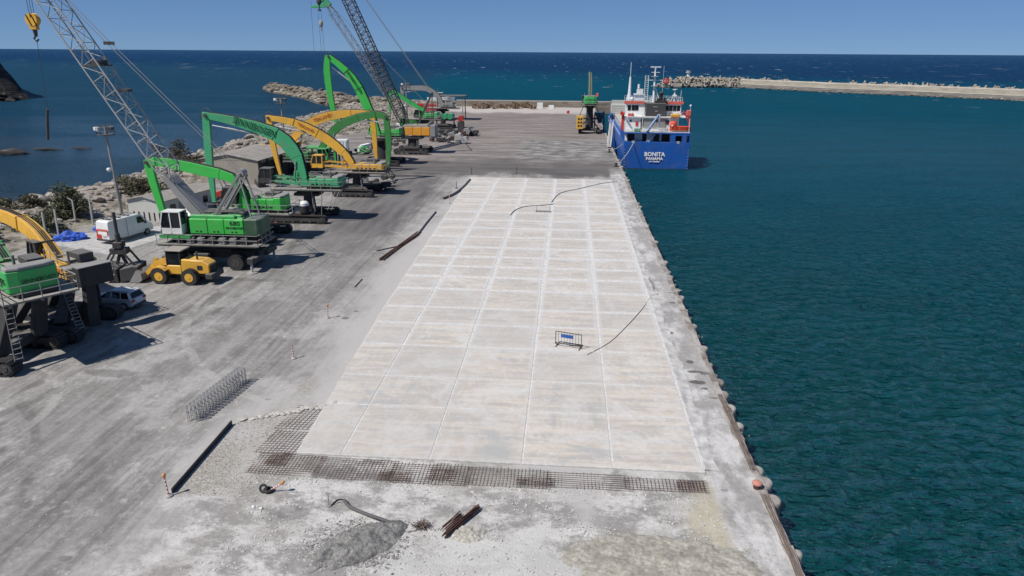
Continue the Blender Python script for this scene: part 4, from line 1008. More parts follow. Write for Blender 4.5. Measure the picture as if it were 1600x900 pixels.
for dx in (-.25, .25): mb = MB(); mb.bar(HB+Vector((dx-.25, .3, -.35)), HB+Vector((dx+.15, .3, .65)), .17, .03); mb.build('warning_stripe', M['black'], hb)
wire(t, [HB+Vector((0, 0, -1.6)), (15.6, 0, 15.3)], .025)
mb = MB(); mb.cyl((15.6, 0, 15.4), (15.85, 0, 14.4), .13, n=8); mb.cyl((15.85, 0, 14.4), (16.2, 0, 12.4), .16, .13, 8); mb.build('hanging_weight', M['dark'], t)

# ---------------------------------------------------------------- orange crawler crane with the tallest boom
t = thing('crawler_crane', 'orange crawler crane whose dark lattice boom runs up out of the picture', 'crane', (-33.2, 152.6, 0), PI)
crawler(t, 7.6, 5.0, .9, 1.2)
mb = MB(); mb.box((0, 0, 1.1), (3.0, 4.2, .7)); mb.cyl((0, 0, 1.2), (0, 0, 3.4), 1.15, n=14); mb.box((0, 0, 3.3), (4.4, 3.0, .3)); mb.build('carbody', M['black'], t, bevel=.03)
mb = MB(); 
for i in range(8): mb.bar((-1.0, 1.3, 1.4+i*.25), (-1.5, 1.3, 1.4+i*.25), .05)
for x in (-1.0, -1.5): mb.bar((x, 1.3, 1.2), (x, 1.3, 3.4), .05)
mb.build('ladder', M['rail'], t)
for i in range(3):
    mb = MB(); mb.box((1.2-1.85*i-.55, 0, 4.75), (1.8, 3.1, 1.7)); mb.build('house_panel', M['orange'], t, bevel=.06)
mb = MB(); mb.box((-.9, 0, 5.75), (5.6, 2.9, .3)); mb.box((-.9, 0, 6.0), (5.0, 2.4, .25)); mb.build('house_roof', M['beige'], t, bevel=.04)
mb = MB(); mb.box((-4.6, 0, 4.9), (1.1, 3.3, 2.4)); mb.box((-4.6, 0, 3.55), (1.4, 3.0, .3)); mb.build('counterweight', M['grey'], t, bevel=.08)
make_cab(t, 2.5, 1.1, 3.6, 1.5, 1.2, 2.0, M['dark'])
BT2 = Vector((17.5, 0, 42.5)); B2 = Vector((.9, 0, 4.4))
o, ax, nv = lattice(t, B2, BT2, 2.1, 1.9, 34, M['dark'], foot=3.2, head=3, r=.11)
mb = MB(); mb.cyl(BT2+Vector((.3, -.9, 0)), BT2+Vector((.3, .9, 0)), .7, n=12); mb.build('boom_head', M['dark'], t)
mb = MB()
for yy in (-.9, .9): mb.bar((-1.0, yy, 5.8), (-4.4, yy*.6, 12.6), .2); mb.bar((-4.4, yy, 5.5), (-4.4, yy*.6, 12.6), .12)
mb.bar((-4.4, -.7, 12.6), (-4.4, .7, 12.6), .3); mb.build('a_frame', M['dark'], t)
for yy in (-.5, .5): wire(t, [BT2+Vector((-.4, yy, .3)), (-4.4, yy, 12.6)], .05, M['grey'])
for yy in (-.3, .3): wire(t, [BT2+Vector((.9, yy, 0)), (18.6, yy, 31.0)], .035)
mb = MB(); mb.ball((18.6, 0, 30.6), (.55, .4, .75)); mb.cyl((18.6, 0, 29.0), (18.6, 0, 30.2), .12, n=8); mb.cyl((18.6, -.5, 28.9), (18.6, .5, 28.9), .18, n=8); mb.build('hook_block', M['dark'], t)

# ---------------------------------------------------------------- second lattice crane, green head
t = thing('crawler_crane', 'far lattice crane with a green boom head, half hidden behind the orange crane', 'crane', (-41.5, 190, 0), PI)
crawler(t, 7, 4.6)
mb = MB(); mb.box((0, 0, 1.4), (3, 3.4, 1.0)); mb.build('carbody', M['black'], t)
mb = MB(); mb.box((-1.6, 0, 3.0), (5.4, 3.0, 1.8)); mb.build('house', M['darkgreen'], t, bevel=.08)
mb = MB(); mb.box((-4.9, 0, 2.9), (1.1, 3.1, 1.8)); mb.build('counterweight', M['grey'], t, bevel=.08)
make_cab(t, 2.2, .9, 2.2, 1.5, 1.2, 1.9, M['green'])
lattice(t, (1.2, 0, 2.4), (21.0, 0, 32.3), 1.9, 1.5, 22, M['grey'], 3, 2.5, .075)
mb = MB(); mb.bar((20.3, 0, 31.8), (22.2, 0, 33.8), 1.0, 1.5); mb.bar((21.2, 0, 32.0), (25.2, 0, 31.6), .9, 1.0, .7, .5); mb.cyl((22.4, -.6, 33.8), (22.4, .6, 33.8), .9, n=14); mb.build('boom_head', M['teal'], t, bevel=.05)
wire(t, [(22.0, 0, 34), (-4, 0, 8)], .05, M['grey'])
mb = MB(); mb.bar((-1, 0, 3.9), (-4, 0, 8), .25); mb.build('mast', M['grey'], t)
for x in (22.6, 23.4): wire(t, [(x, 0, 32), (x-.1, 0, 12.5)], .035)
wire(t, [(25.2, 0, 31.4), (25.3, 0, 16)], .035); wire(t, [(25.0, 0, 31.8), (25.2, 0, 34.5)], .03)
mb = MB(); mb.ball((22.9, 0, 27.6), (.55, .45, .9)); mb.cyl((22.9, 0, 25.8), (22.9, 0, 27), .15, n=8); mb.build('hook_block', M['beige'], t)

# ---------------------------------------------------------------- quay-side handler by the ship
t = handler('green quay crane standing beside the ship on a tall black column, seen from behind', 5.9, 198, PI/2, 'green',
    [(.8, 9.0, .8), (1.6, 10.5, 1.0), (4.0, 13.2, 1.1), (8, 15.0, 1.0), (13, 15.2, .8)], [(13, 15.4, .8), (13.5, 11, .8), (13.5, 6.5, .5)],
    platz=7.6, house=((.2, -3.6), 1.9, 3.4, 0), uL=6.4, gauge=5.0, plat=((3.0, -4.0), 3.8), ped=1.75, boomcol='quaycrane', cabpos=(3.5, .2, 1.4), bw=.9, cat='crane', urot=0)
mb = MB(); mb.box((-.4, 0, 3.9), (1.2, 6.4, .35)); mb.build('cross_gantry', M['black'], t)
mb = MB()
for yy in (-1, 1): mb.bar((-.4, yy*3.0, 4.0), (-.6, yy*1.6, 7.4), .16); mb.bar((-.3, yy*2.6, 1.2), (-.3, yy*.6, 3.6), .3)
mb.build('brace', M['black'], t)
mb = MB(); mb.box((-2.9, 2.6, 3.1), (1.6, 1.8, 3.4)); o = mb.build('generator_box', M['yellow'], t, bevel=.06)
for i in range(3):
    for k in range(2): mb = MB(); mb.box((-3.72, 2.6-.35+.7*k, 2.2+i*.9), (.04, .5, .5)); mb.build('vent', M['black'], o)
text('SENNEBOGEN', .5, M['text_black'], t, (-3.77, 0, 9.0), (PI/2, 0, -PI/2), 'lettering')
mb = MB(); mb.box((-3.2, -1.7, 10.3), (.6, .6, .9)); mb.build('beacon_box', M['salmon'], t)

# ---------------------------------------------------------------- far handlers by the end of the yard
handler('grey material handler with a long flat grey boom, farthest machine near the white boat', -35.5, 204, PI, 'grey',
    [(.3, 7.4, .8), (1.5, 9.0, 1.3), (4.2, 10.9, 1.4), (7.5, 11.1, 1.3), (11.5, 11.1, .9)], [(11.6, 11.4, .9), (11.5, 8, .9), (11.3, 2, .6)],
    platz=5.8, house=((0, -3.2), 1.2, 2.6, 0), cabpos=(.2, .2, -1.8), cabm=M['white'], uL=6.5, lift=False)
handler('green material handler with a thin straight green boom below the grey one', -37.5, 186, PI, 'green',
    [(-.4, 6.4, .8), (1.0, 7.0, .9), (3.5, 8.4, 1.0), (7.0, 10.6, .9), (8.4, 11.2, .7)], [(8.4, 11.3, .7), (8.8, 8.5, .6), (8.8, 5.5, .4)],
    platz=4.3, house=((-.6, -4.0), 1.3, 2.6, 0), cabpos=(1.8, .2, -1), cabm=M['dark'], uL=6.5, lift=False)
# green machine with a flat green canopy between the booms
t = thing('engine_unit', 'green framed power pack with a flat canopy, standing under the yellow boom', 'power pack', (-45.8, 131, 0))
for x in (-2.6, 2.6):
    for y in (-1.2, 1.2): mb = MB(); mb.bar((x, y, 0), (x, y, 3.6), .3); mb.build('post', M['green'], t)
mb = MB(); mb.box((0, 0, 3.75), (6.6, 3.2, .35)); mb.build('canopy', M['green'], t, bevel=.04)
mb = MB(); mb.box((0, 0, 1.7), (4.6, 2.0, 2.2)); mb.cyl((-1.5, -1.3, 1.2), (1.5, -1.3, 1.2), .7, n=12); mb.build('engine_block', M['black'], t, bevel=.05)

# ------------------------------------------------------------------ the ship
def rope_between(t, a, b, sag=.3, r=.05, m=None, name='mooring_rope', **k):
    a, b = Vector(a), Vector(b); pts = [a.lerp(b, i/8)-Vector((0, 0, sag*math.sin(PI*i/8))) for i in range(9)]
    mb = MB(); mb.tube(pts, r, 5); return mb.build(name, m or M['rope'], t, **k)
t = thing('cargo_ship', 'blue cargo ship with white superstructure and BONITA PANAMA on its stern', 'ship', (18.6, 150, SEA_Z))
HB_ = 6.8
def section(y, hb, zt, flare=0, n=6):
    pts = []
    for i in range(n+1): f = i/n; pts.append((-hb*(1-.05*(1-f)**2-flare*(1-f)), y+(.0 if y > 5 else -.25*f), lerp(-1.5, zt, f)))
    return pts+[(-x, yy, z) for x, yy, z in pts[::-1]]
rings = []
for y, hb, zt, fl in [(0, 6.75, 5.6, .0), (2, 6.8, 5.6, 0), (12, 6.8, 5.2, 0), (50, 6.8, 5.0, 0), (66, 6.6, 5.2, .05), (74, 5.4, 6.4, .2), (80, 3.4, 7.4, .35), (85, .35, 8.2, .5)]:
    rings.append(section(y, hb, zt, fl))
mb = MB(); n_ = len(rings[0]); vs = [v for r_ in rings for v in r_]; fs = []
for k in range(len(rings)-1):
    for i in range(n_-1): fs.append((k*n_+i, k*n_+i+1, (k+1)*n_+i+1, (k+1)*n_+i))
fs.append(tuple(range(n_)))
mb.add(vs, fs); hull = mb.build('hull', M['blue'], t)
mb = MB(); mb.prismz([(-6.6, .3), (6.6, .3), (6.6, 66), (5.2, 74), (3.2, 80), (.3, 84.5), (-.3, 84.5), (-3.2, 80), (-5.2, 74), (-6.6, 66)], 4.0, 4.25); mb.build('main_deck', M['cream'], t)
# hull side plating band raised at the quarter, with openings
for x0, x1, z0, z1 in [(2.7, 3.7, 5.6, 7.3), (3.7, 5.1, 5.6, 5.75), (3.7, 5.1, 6.95, 7.3), (5.1, 5.95, 5.6, 7.3), (6.55, 6.75, 5.6, 7.3), (5.95, 6.55, 7.0, 7.3)]:
    mb = MB(); mb.box(((x0+x1)/2, -.08, (z0+z1)/2), (x1-x0-.004, .16, z1-z0-.004)); mb.build('quarter_plate', M['blue'], hull)
for sg in (-1, 1):
    for i in range(5):
        mb = MB(); mb.box((sg*6.7, 1.2+i*2.6, 6.45), (.14, .8 if sg < 0 else 1.6, 1.7)); mb.build('side_frame', M['blue'], hull)
mb = MB(); mb.box((0, 6.8, 7.42), (13.6, 14.0, .22)); mb.build('poop_deck', M['blue'], t)
mb = MB(); mb.box((0, 6.9, 7.56), (13.3, 13.5, .06)); mb.build('deck_surface', M['cream'], t)
mb = MB(); mb.box((0, 2.6, 5.8), (13.0, .2, 3.0)); o = mb.build('lower_bulkhead', M['white'], t)
for x, w, m in [(-5.2, 1.5, 'black'), (-2.4, .9, 'black'), (.1, 1.2, 'dark'), (2.0, 1.6, 'black'), (4.4, 1.8, 'black')]:
    mb = MB(); mb.box((x, 2.46, 6.1), (w, .06, 2.1)); mb.build('doorway', M[m], o)
mb = MB(); mb.bar((-2.2, .6, 5.2), (-.2, 1.6, 7.4), .9, .12); mb.bar((-2.2, .2, 5.6), (-.2, 1.2, 7.8), .06); o = mb.build('stairway', M['white'], t)
for x in (-3.9, -1.1, 1.1, 3.3): mb = MB(); mb.cyl((x, 1.2, 4.3), (x, 1.2, 5.4), .25, n=10); mb.cyl((x, 1.2, 5.4), (x, 1.2, 5.55), .33, n=10); mb.build('mooring_bitt', M['dark'], t)
for x in (-4.9, 4.3): mb = MB(); mb.box((x, -.1, 5.6), (.55, .3, .45)); mb.build('fairlead', M['lgrey'], hull)
mb = MB(); mb.box((.05, -.12, 5.25), (.55, .2, .75)); mb.build('stern_chock', M['black'], hull)
# tier one
mb = MB(); mb.box((-.9, 8.6, 8.9), (11.4, 8.8, 2.7)); o = mb.build('tier_one', M['white'], t, bevel=.05)
mb = MB(); mb.box((-.5, 4.15, 9.0), (5.4, .06, 1.9)); mb.build('recess', M['grey'], o)
for x, z, w, h in [(-2.9, 8.8, .5, 1.9), (2.4, 9.3, .9, .8), (.4, 9.5, .9, .4)]: mb = MB(); mb.box((x, 4.09, z), (w, .06, h)); mb.build('doorway', M['black'], o)
for x in (-5.3,): mb = MB(); mb.box((x, 4.15, 9.5), (.35, .06, .4)); mb.build('porthole', M['glass'], o)
mb = MB(); mb.box((-4.0, 4.1, 8.9), (.5, .1, .9)); mb.build('fire_station', M['red'], o)
mb = MB(); mb.box((.2, 5.8, 10.33), (12.8, 4.2, .14)); mb.build('bridge_deck', M['white'], t)
# bridge tier
mb = MB(); mb.box((-.2, 10.2, 11.6), (11.6, 5.0, 2.5)); br = mb.build('bridge', M['white'], t, bevel=.05)
for i, x in enumerate((-5.45, -4.6, -3.85)): mb = MB(); mb.box((x, 7.66, 11.9), (.7, .05, 1.1)); mb.build('window', M['glass'], br)
for i, x in enumerate((2.6, 3.4, 4.2, 5.0)): mb = MB(); mb.box((x, 7.66, 11.9), (.7, .05, 1.1)); mb.build('window', M['glass'], br)
mb = MB(); mb.box((-.1, 6.2, 11.7), (4.1, 3.2, 2.8)); fn = mb.build('funnel_casing', M['dark'], t, bevel=.06)
for x, z, w in [(-.3, 12.4, .9), (.0, 11.5, .6)]: mb = MB(); mb.box((x, 4.57, z), (w, .04, .12)); mb.build('vent', M['lgrey'], fn)
for x0, x1 in [(-6.6, -2.3), (2.1, 6.0)]:
    mb = MB(); mb.box(((x0+x1)/2, 7.6, 13.05), (x1-x0, .5, .55)); mb.build('roof_fascia', M['salmon'], t, bevel=.03)
mb = MB(); mb.box((-.2, 10.2, 12.95), (12.2, 5.4, .16)); mb.build('bridge_roof', M['lgrey'], t)
for y in (7.7, 12.6):
    mb = MB(); mb.rail([(-6.2, y, 13.05), (5.7, y, 13.05)], 1.1, .9, .05); mb.build('railing', M['white'], t)
mb = MB(); mb.rail([(-6.6, 3.9, 10.4), (-2.4, 3.9, 10.4)], 1.0, .8, .05); mb.build('railing', M['white'], t)
mb = MB(); mb.rail([(2.3, 3.9, 10.4), (6.4, 3.9, 10.4)], 1.0, .8, .05); mb.build('railing', M['white'], t)
mb = MB(); mb.rail([(-6.6, .2, 7.6), (2.4, .2, 7.6)], 1.0, .9, .04); mb.build('railing', M['white'], t)
# funnels
mb = MB(); mb.cyl((1.0, 6.8, 13.1), (1.0, 6.6, 14.8), .42, .36, 12); mb.ball((1.0, 6.55, 15.0), (.5, .5, .4)); mb.build('exhaust_pipe', M['black'], t)
mb = MB(); mb.cyl((1.7, 6.4, 13.1), (1.7, 6.2, 14.2), .25, .22, 10); mb.cyl((.4, 6.4, 13.1), (.4, 6.4, 14.0), .2, n=10); mb.box((1.0, 6.6, 13.3), (2.4, 1.6, .5)); mb.build('exhaust_base', M['black'], t)
# masts
mb = MB(); mb.cyl((-.2, 9.6, 13), (-.2, 9.6, 20.2), .28, .14, 10); mb.bar((-2.0, 9.6, 17.6), (1.7, 9.6, 17.6), .12); mb.bar((-1.0, 9.6, 19.2), (.8, 9.6, 19.2), .1); mb.bar((-.6, 9.6, 14.2), (-1.3, 9.6, 13.1), .15); mb.bar((.1, 9.6, 16), (1.1, 9.6, 13.1), .12)
ms = mb.build('radar_mast', M['white'], t)
mb = MB(); mb.box((-.2, 9.4, 20.3), (2.2, .25, .2)); mb.cyl((-.2, 9.5, 19.8), (-.2, 9.5, 20.3), .2, n=8); mb.build('radar_scanner', M['white'], ms)
mb = MB(); mb.box((-.3, 9.2, 18.4), (1.4, .7, .12)); mb.box((-.3, 9.2, 16.4), (1.2, .7, .12)); mb.build('mast_platform', M['lgrey'], ms)
mb = MB()
for x in (-2.3, -1.6): mb.bar((x, 9.0, 13), (x, 9.0, 18.6), .1)
for i in range(13): mb.bar((-2.3, 9.0, 13.4+i*.42), (-1.6, 9.0, 13.4+i*.42), .06)
mb.build('ladder_mast', M['white'], t)
mb = MB(); mb.cyl((4.3, 10, 13), (4.3, 10, 15.6), .18, .1, 8); mb.bar((3.5, 10, 13.1), (4.3, 10, 15.0), .12); mb.bar((5.1, 10, 13.1), (4.3, 10, 15.0), .12); mb.cyl((4.3, 10, 15.6), (4.3, 10, 15.75), .55, n=10); mb.box((4.3, 9.8, 14.4), (.9, .5, .3)); mb.build('aerial_mast', M['white'], t)
mb = MB(); mb.bar((5.5, 9, 13), (5.5, 9, 15.6), .08); mb.bar((-3.2, 10, 13), (-3.2, 10, 15), .05); mb.bar((1.5, 9, 13), (1.5, 9, 20.6), .04); mb.build('aerial', M['white'], t)
mb = MB(); mb.ball((-4.9, 9, 13.7), .45); mb.cyl((-4.9, 9, 13), (-4.9, 9, 13.4), .15, n=8); mb.build('satellite_dome', M['white'], t)
mb = MB(); mb.box((2.15, 8.9, 17.5), (1.3, .02, .95)); fl = mb.build('flag', M['red'], t)
mb = MB(); rg = []
a_ = [math.radians(d) for d in range(40, 321, 20)]; pts = [(.26*math.cos(x), .26*math.sin(x)) for x in a_]; pin = [(.06+.2*math.cos(x), .2*math.sin(x)) for x in a_[::-1]]
ring = pts+pin
mb.prism([(2.05+x, 17.5+z) for x, z in ring], 8.86, 8.89); mb.build('crescent', M['white'], fl)
mb = MB(); st_ = []
for i in range(10): r_ = .13 if i % 2 == 0 else .055; a = PI/2+i*PI/5; st_.append((2.42+r_*math.cos(a), 17.5+r_*math.sin(a)))
mb.prism(st_, 8.86, 8.89); mb.build('star', M['white'], fl)
# davits, boats, raft
mb = MB(); mb.bar((-6.9, 4.2, 7.5), (-6.9, 4.4, 10.6), .4); mb.bar((-6.9, 4.4, 10.6), (-6.9, 2.6, 11.2), .3); mb.bar((-6.9, 6.6, 7.5), (-6.9, 6.4, 10.6), .35); mb.build('davit', M['red'], t)
mb = MB(); mb.ball((-7.0, 5.0, 10.9), (.5, 1.3, .45)); mb.build('life_raft', M['white'], t); mb = MB(); mb.cyl((-7.2, 3.7, 11.0), (-7.2, 3.95, 11.0), .42, n=14); mb.build('lifebuoy', M['red'], t)
mb = MB(); mb.cyl((-5.6, 3.8, 10.7), (-5.6, 3.95, 10.7), .4, n=14); mb.build('lifebuoy', M['salmon'], t)
rings = []
for i in range(9):
    f = i/8; x = 2.6+f*4.3; w = .95*math.sin(PI*min(1, .12+f*1.5) if f < .4 else PI/2)*(1 if f < .75 else 1-(f-.75)*2.6); w = max(w, .12)
    rings.append([(x, 1.6-w, 8.7), (x, 1.6-w*.8, 8.1), (x, 1.6, 7.8), (x, 1.6+w*.8, 8.1), (x, 1.6+w, 8.7)])
mb = MB(); mb.loft(rings); rb = mb.build('rescue_boat', M['orangered'], t)
mb = MB(); mb.ball((3.2, 1.6, 9.0), (.85, .75, .8)); mb.build('boat_canopy', M['orangered'], rb); mb = MB(); mb.ball((3.0, .8, 8.9), .22); mb.build('lamp', M['white'], rb)
mb = MB(); mb.bar((6.6, 2.2, 7.6), (6.6, 2.2, 10.4), .3); mb.bar((6.6, 2.2, 10.4), (5.0, 2.0, 11.4), .26); mb.bar((6.7, 3.4, 9.4), (5.4, 3.2, 11.8), .2); mb.build('boat_davit', M['red'], t)
mb = MB(); mb.box((6.7, 4.2, 11.2), (.9, 1.0, 1.2)); mb.build('life_jacket_box', M['salmon'], t, bevel=.1); mb = MB(); mb.ball((7.0, 4.4, 12.7), .25); mb.cyl((7.0, 4.4, 10.4), (7.0, 4.4, 12.6), .05, n=6); mb.build('deck_lamp', M['white'], t)
mb = MB(); mb.box((3.8, 3.3, 10.75), (1.9, .8, .65)); mb.build('liferaft_canister', M['yellow'], t, bevel=.12)
mb = MB(); mb.bar((-2.2, -.2, 7.7), (.3, 2.6, 10.9), .4, .45, .3, .3); mb.build('crane_jib', M['lblue'], t); mb = MB(); mb.cyl((.5, 2.7, 7.6), (.5, 2.7, 11.0), .22, n=10); mb.build('crane_post', M['white'], t)
for x in (-4.1, .9): mb = MB(); mb.box((x, .9, 7.95), (1.3, .9, .6)); mb.build('mooring_winch', M['teal'] if x < 0 else M['white'], t, bevel=.05)
# stern lettering
def stern_text(s, size, z, sx=1.0, b=.02): text(s, size, M['text_white'], hull, (-.35, -.27, z), (PI/2, 0, 0), 'lettering', .02, sx, b)
stern_text('BONITA', 1.15, 3.1, 1.0, .035); stern_text('PANAMA', .82, 2.2, 1.05, .025); stern_text('IMO 8208880', .36, 1.6, 1.1, .01)
# cargo section forward of the bridge
mb = MB(); mb.box((0, 40, 5.3), (10.6, 50, 2.2)); hc = mb.build('hatch_coaming', M['cream'], t, bevel=.05)
for i in range(10): mb = MB(); mb.box((0, 17.6+i*5.0, 6.6), (10.9, 4.85, .45)); mb.build('hatch_cover', M['cream'], t, bevel=.05)
for i in range(4): mb = MB(); mb.box((-.6, 58, 7.15+i*.62), (11.6, 4.6, .56)); mb.build('stacked_hatch_cover', M['cream'], t, bevel=.05)
mb = MB(); mb.box((-.6, 66, 7.2), (10.4, .4, 5.4)); mb.build('breakwater_bulkhead', M['cream'], t)
mb = MB(); mb.box((0, 72, 6.9), (8.6, 9, .3)); mb.build('forecastle_deck', M['blue'], t)
mb = MB(); mb.rail([(-6.6, 14, 4.4), (-6.6, 64, 4.4)], 1.1, 2.5, .05); mb.build('side_railing', M['white'], t)
mb = MB(); mb.cyl((0, 75, 7), (0, 75, 16.2), .75, .28, 12); mb.cyl((0, 75, 16), (0, 75, 20.4), .09, n=6); mb.bar((-1.4, 75, 7), (0, 75, 13), .3); mb.bar((1.4, 75, 7), (0, 75, 13), .3); mb.build('foremast', M['white'], t)
mb = MB(); mb.box((2.6, 72, 9), (2.6, 2.0, 4.0)); mb.box((2.6, 71.8, 11.3), (3.2, 2.4, .3)); mb.box((2.8, 71.8, 12.2), (1.8, 1.4, 1.3)); mb.cyl((2.4, 72, 13), (2.4, 72, 14.2), .35, n=8); mb.build('crane_cabin', M['white'], t)
# ropes from the stern to the quay
rope_between(None, (13.8, 149.9, 3.2), (9.6, 138, .3), .6, .06, label='pale mooring rope running from the ship stern to a bollard on the quay', cat='rope')
rope_between(None, (12.2, 151, 3.2), (9.4, 158.5, .4), .3, .05, label='short mooring rope from the port quarter of the ship to the quay', cat='rope')
def bollard(x, y, label, m='black', s=1.0):
    mb = MB(); mb.cyl((0, 0, 0), (0, 0, .12), .42*s, n=14); mb.cyl((0, 0, .1), (0, 0, .5*s), .2*s, .17*s, 12); mb.ball((0, 0, .58*s), (.32*s, .32*s, .16*s)); o = mb.build('bollard', M[m], label=label, cat='bollard'); o.location = (x, y, .05); return o
bollard(9.6, 138, 'black mooring bollard at the quay edge just astern of the blue ship'); bollard(9.4, 158.5, 'black mooring bollard on the quay alongside the port quarter of the ship')
# gangway
t = thing('gangway', 'white gangway sloping along the ship side down to the quay', 'gangway', (0, 0, 0))
mb = MB(); mb.bar((11.4, 188, 3.6), (9.7, 166, .3), .9, .12); mb.build('gangway_deck', M['lgrey'], t)
for dx in (-.45, .45):
    mb = MB(); mb.bar((11.4+dx, 188, 4.5), (9.7+dx, 166, 1.2), .07)
    for i in range(10): f = i/9; p = Vector((11.4+dx, 188, 3.6)).lerp(Vector((9.7+dx, 166, .3)), f); mb.bar(p, p+Vector((0, 0, .9)), .05)
    mb.build('handrail', M['white'], t)
# hopper between crane and ship
t = thing('loading_hopper', 'dark blue steel hopper between the quay crane and the ship', 'hopper', (9.0, 203, 0))
mb = MB(); mb.add([(-1.6, -2, 5.2), (1.2, -2, 5.2), (1.2, 2, 5.2), (-1.6, 2, 5.2), (-.5, -.6, 2.2), (.3, -.6, 2.2), (.3, .6, 2.2), (-.5, .6, 2.2)], [(0, 1, 5, 4), (1, 2, 6, 5), (2, 3, 7, 6), (3, 0, 4, 7), (4, 5, 6, 7)]); mb.build('funnel', simple('hopper_blue', (.03, .10, .17), .6), t)
for x in (-1.5, 1.1):
    for y in (-1.9, 1.9): mb = MB(); mb.bar((x, y, 0), (x, y, 5.2), .22); mb.build('leg', M['dark'], t)

# ------------------------------------------------------------------ vehicles
def car_wheel(t, x, y, r, w, rimm='lgrey'):
    mb = MB(); mb.cyl((x, y-w/2, r), (x, y+w/2, r), r, n=18); o = mb.build('wheel', M['tyre'], t)
    mb = MB(); mb.cyl((x, y-w/2-.01, r), (x, y+w/2+.01, r), r*.62, n=14); mb.build('rim', M[rimm], o)
# silver hatch-style suv: nose towards -x (local +x is the nose)
def extr_body(mb, prof, ws):
    """closed side profile points (x, z) with per-point half width."""
    n = len(prof); vs = [(x, -w, z) for (x, z), w in zip(prof, ws)]+[(x, w, z) for (x, z), w in zip(prof, ws)]
    mb.add(vs, [tuple(range(n)), tuple(range(2*n-1, n-1, -1))]+[(i, (i+1) % n, n+(i+1) % n, n+i) for i in range(n)])
t = thing('parked_car', 'silver sport utility car parked with its rear to the camera beside the portal leg', 'car', (-38.2, 54.3, 0), PI+math.radians(-6))
mb = MB(); prof = [(-2.15, .38), (-2.2, .75), (-2.12, 1.02), (-1.0, 1.02), (.9, 1.0), (1.75, .93), (2.12, .78), (2.2, .45), (2.1, .3), (1.75, .28), (1.0, .28), (-1.0, .28), (-1.9, .3)]
extr_body(mb, prof, [.84, .88, .88, .9, .9, .86, .78, .76, .78, .86, .88, .88, .84]); bd = mb.build('body', M['silver'], t, bevel=.07)
mb = MB(); vs = []
low = [(-2.08, -.84), (-2.08, .84), (1.05, .86), (1.05, -.86)]; hi = [(-1.78, -.62), (-1.78, .62), (.15, .66), (.15, -.66)]
mb.add([(x, y, 1.0) for x, y in low]+[(x, y, 1.52) for x, y in hi], [(0, 1, 2, 3), (4, 7, 6, 5), (0, 4, 5, 1), (1, 5, 6, 2), (2, 6, 7, 3), (3, 7, 4, 0)]); mb.build('windows', M['glass'], bd, bevel=.02)
mb = MB(); mb.prismz([(-1.95, -.66), (-1.95, .66), (-1.2, .7), (.2, .67), (.2, -.67), (-1.2, -.7)], 1.5, 1.58, .93); mb.build('roof', M['silver'], bd, bevel=.02)
for sg in (-1, 1):
    for (xa, za, xb, zb) in [(-2.05, 1.0, -1.78, 1.52), (-1.1, 1.0, -1.02, 1.52), (-.15, 1.0, -.2, 1.52), (1.05, 1.0, .15, 1.52)]:
        mb = MB(); mb.bar((xa, sg*.865, za), (xb, sg*.665, zb), .07 if xa > -2 else .22, .05); mb.build('pillar', M['silver'], bd)
    mb = MB(); mb.bar((-1.75, sg*.62, 1.61), (-.1, sg*.62, 1.61), .04); mb.build('roof_rail', M['lgrey'], bd)
    mb = MB(); mb.box((.75, sg*.98, 1.06), (.16, .2, .13)); mb.build('mirror', M['silver'], bd, bevel=.02)
    mb = MB(); mb.box((-2.17, sg*.68, .84), (.12, .34, .2)); mb.build('taillight', M['red'], bd, bevel=.02)
    mb = MB(); mb.box((2.08, sg*.6, .72), (.14, .34, .16)); mb.build('headlight', M['lgrey'], bd, bevel=.02)
mb = MB(); mb.box((-2.21, 0, .62), (.03, .5, .12)); mb.build('number_plate', M['white'], bd); mb = MB(); mb.box((-2.2, 0, .42), (.12, 1.5, .16)); mb.build('bumper', M['dark'], bd, bevel=.02)
for x in (-1.35, 1.4):
    for sg in (-1, 1): car_wheel(t, x, sg*.8, .34, .24)
# white van
t = thing('white_van', 'long white panel van with red and white rear markings, parked by the blue tarpaulins', 'van', (-51.2, 76.6, 0), math.radians(74))
mb = MB(); prof = [(-3.1, .5), (-3.12, 1.2), (-3.0, 2.55), (-2.7, 2.66), (1.3, 2.66), (1.75, 2.5), (2.35, 1.55), (3.0, 1.3), (3.15, .9), (3.1, .45), (-1, .4)]
extr_body(mb, prof, [.96, 1.0, .9, .86, .86, .84, .93, .9, .88, .9, .98]); bd = mb.build('body', M['white'], t, bevel=.06)
mb = MB(); mb.add([(1.72, -.72, 2.5), (1.72, .72, 2.5), (2.38, .82, 1.6), (2.38, -.82, 1.6)], [(0, 1, 2, 3)]); mb.v = [(x+.04, y, z+.03) for x, y, z in mb.v]; mb.build('windscreen', M['glass'], bd)
for sg in (-1, 1):
    mb = MB(); mb.prism([(.9, 1.62), (1.95, 1.62), (1.5, 2.35), (.9, 2.35)], sg*.965, sg*.93); mb.build('side_window', M['glass'], bd)
    mb = MB(); mb.box((-.6, sg*.985, 1.5), (.03, .02, 1.9)); mb.build('door_seam', M['dark'], bd)
    mb = MB(); mb.box((-3.12, sg*.8, 1.3), (.06, .16, .6)); mb.build('taillight', M['red'], bd)
    mb = MB(); mb.box((1.9, sg*1.1, 1.6), (.15, .2, .3)); mb.build('mirror', M['dark'], bd, bevel=.02)
mb = MB(); mb.box((-3.13, 0, 1.62), (.03, 1.5, .22)); mb.build('rear_stripe', M['salmon'], bd); mb = MB(); mb.box((-3.13, .55, .85), (.05, .7, .5)); mb.build('red_panel', M['red'], bd)
mb = MB(); mb.box((-3.14, -.3, .9), (.03, .5, .14)); mb.build('number_plate', M['lgrey'], bd); mb = MB(); mb.box((-3.1, 0, .5), (.25, 1.8, .22)); mb.build('bumper', M['dark'], bd)
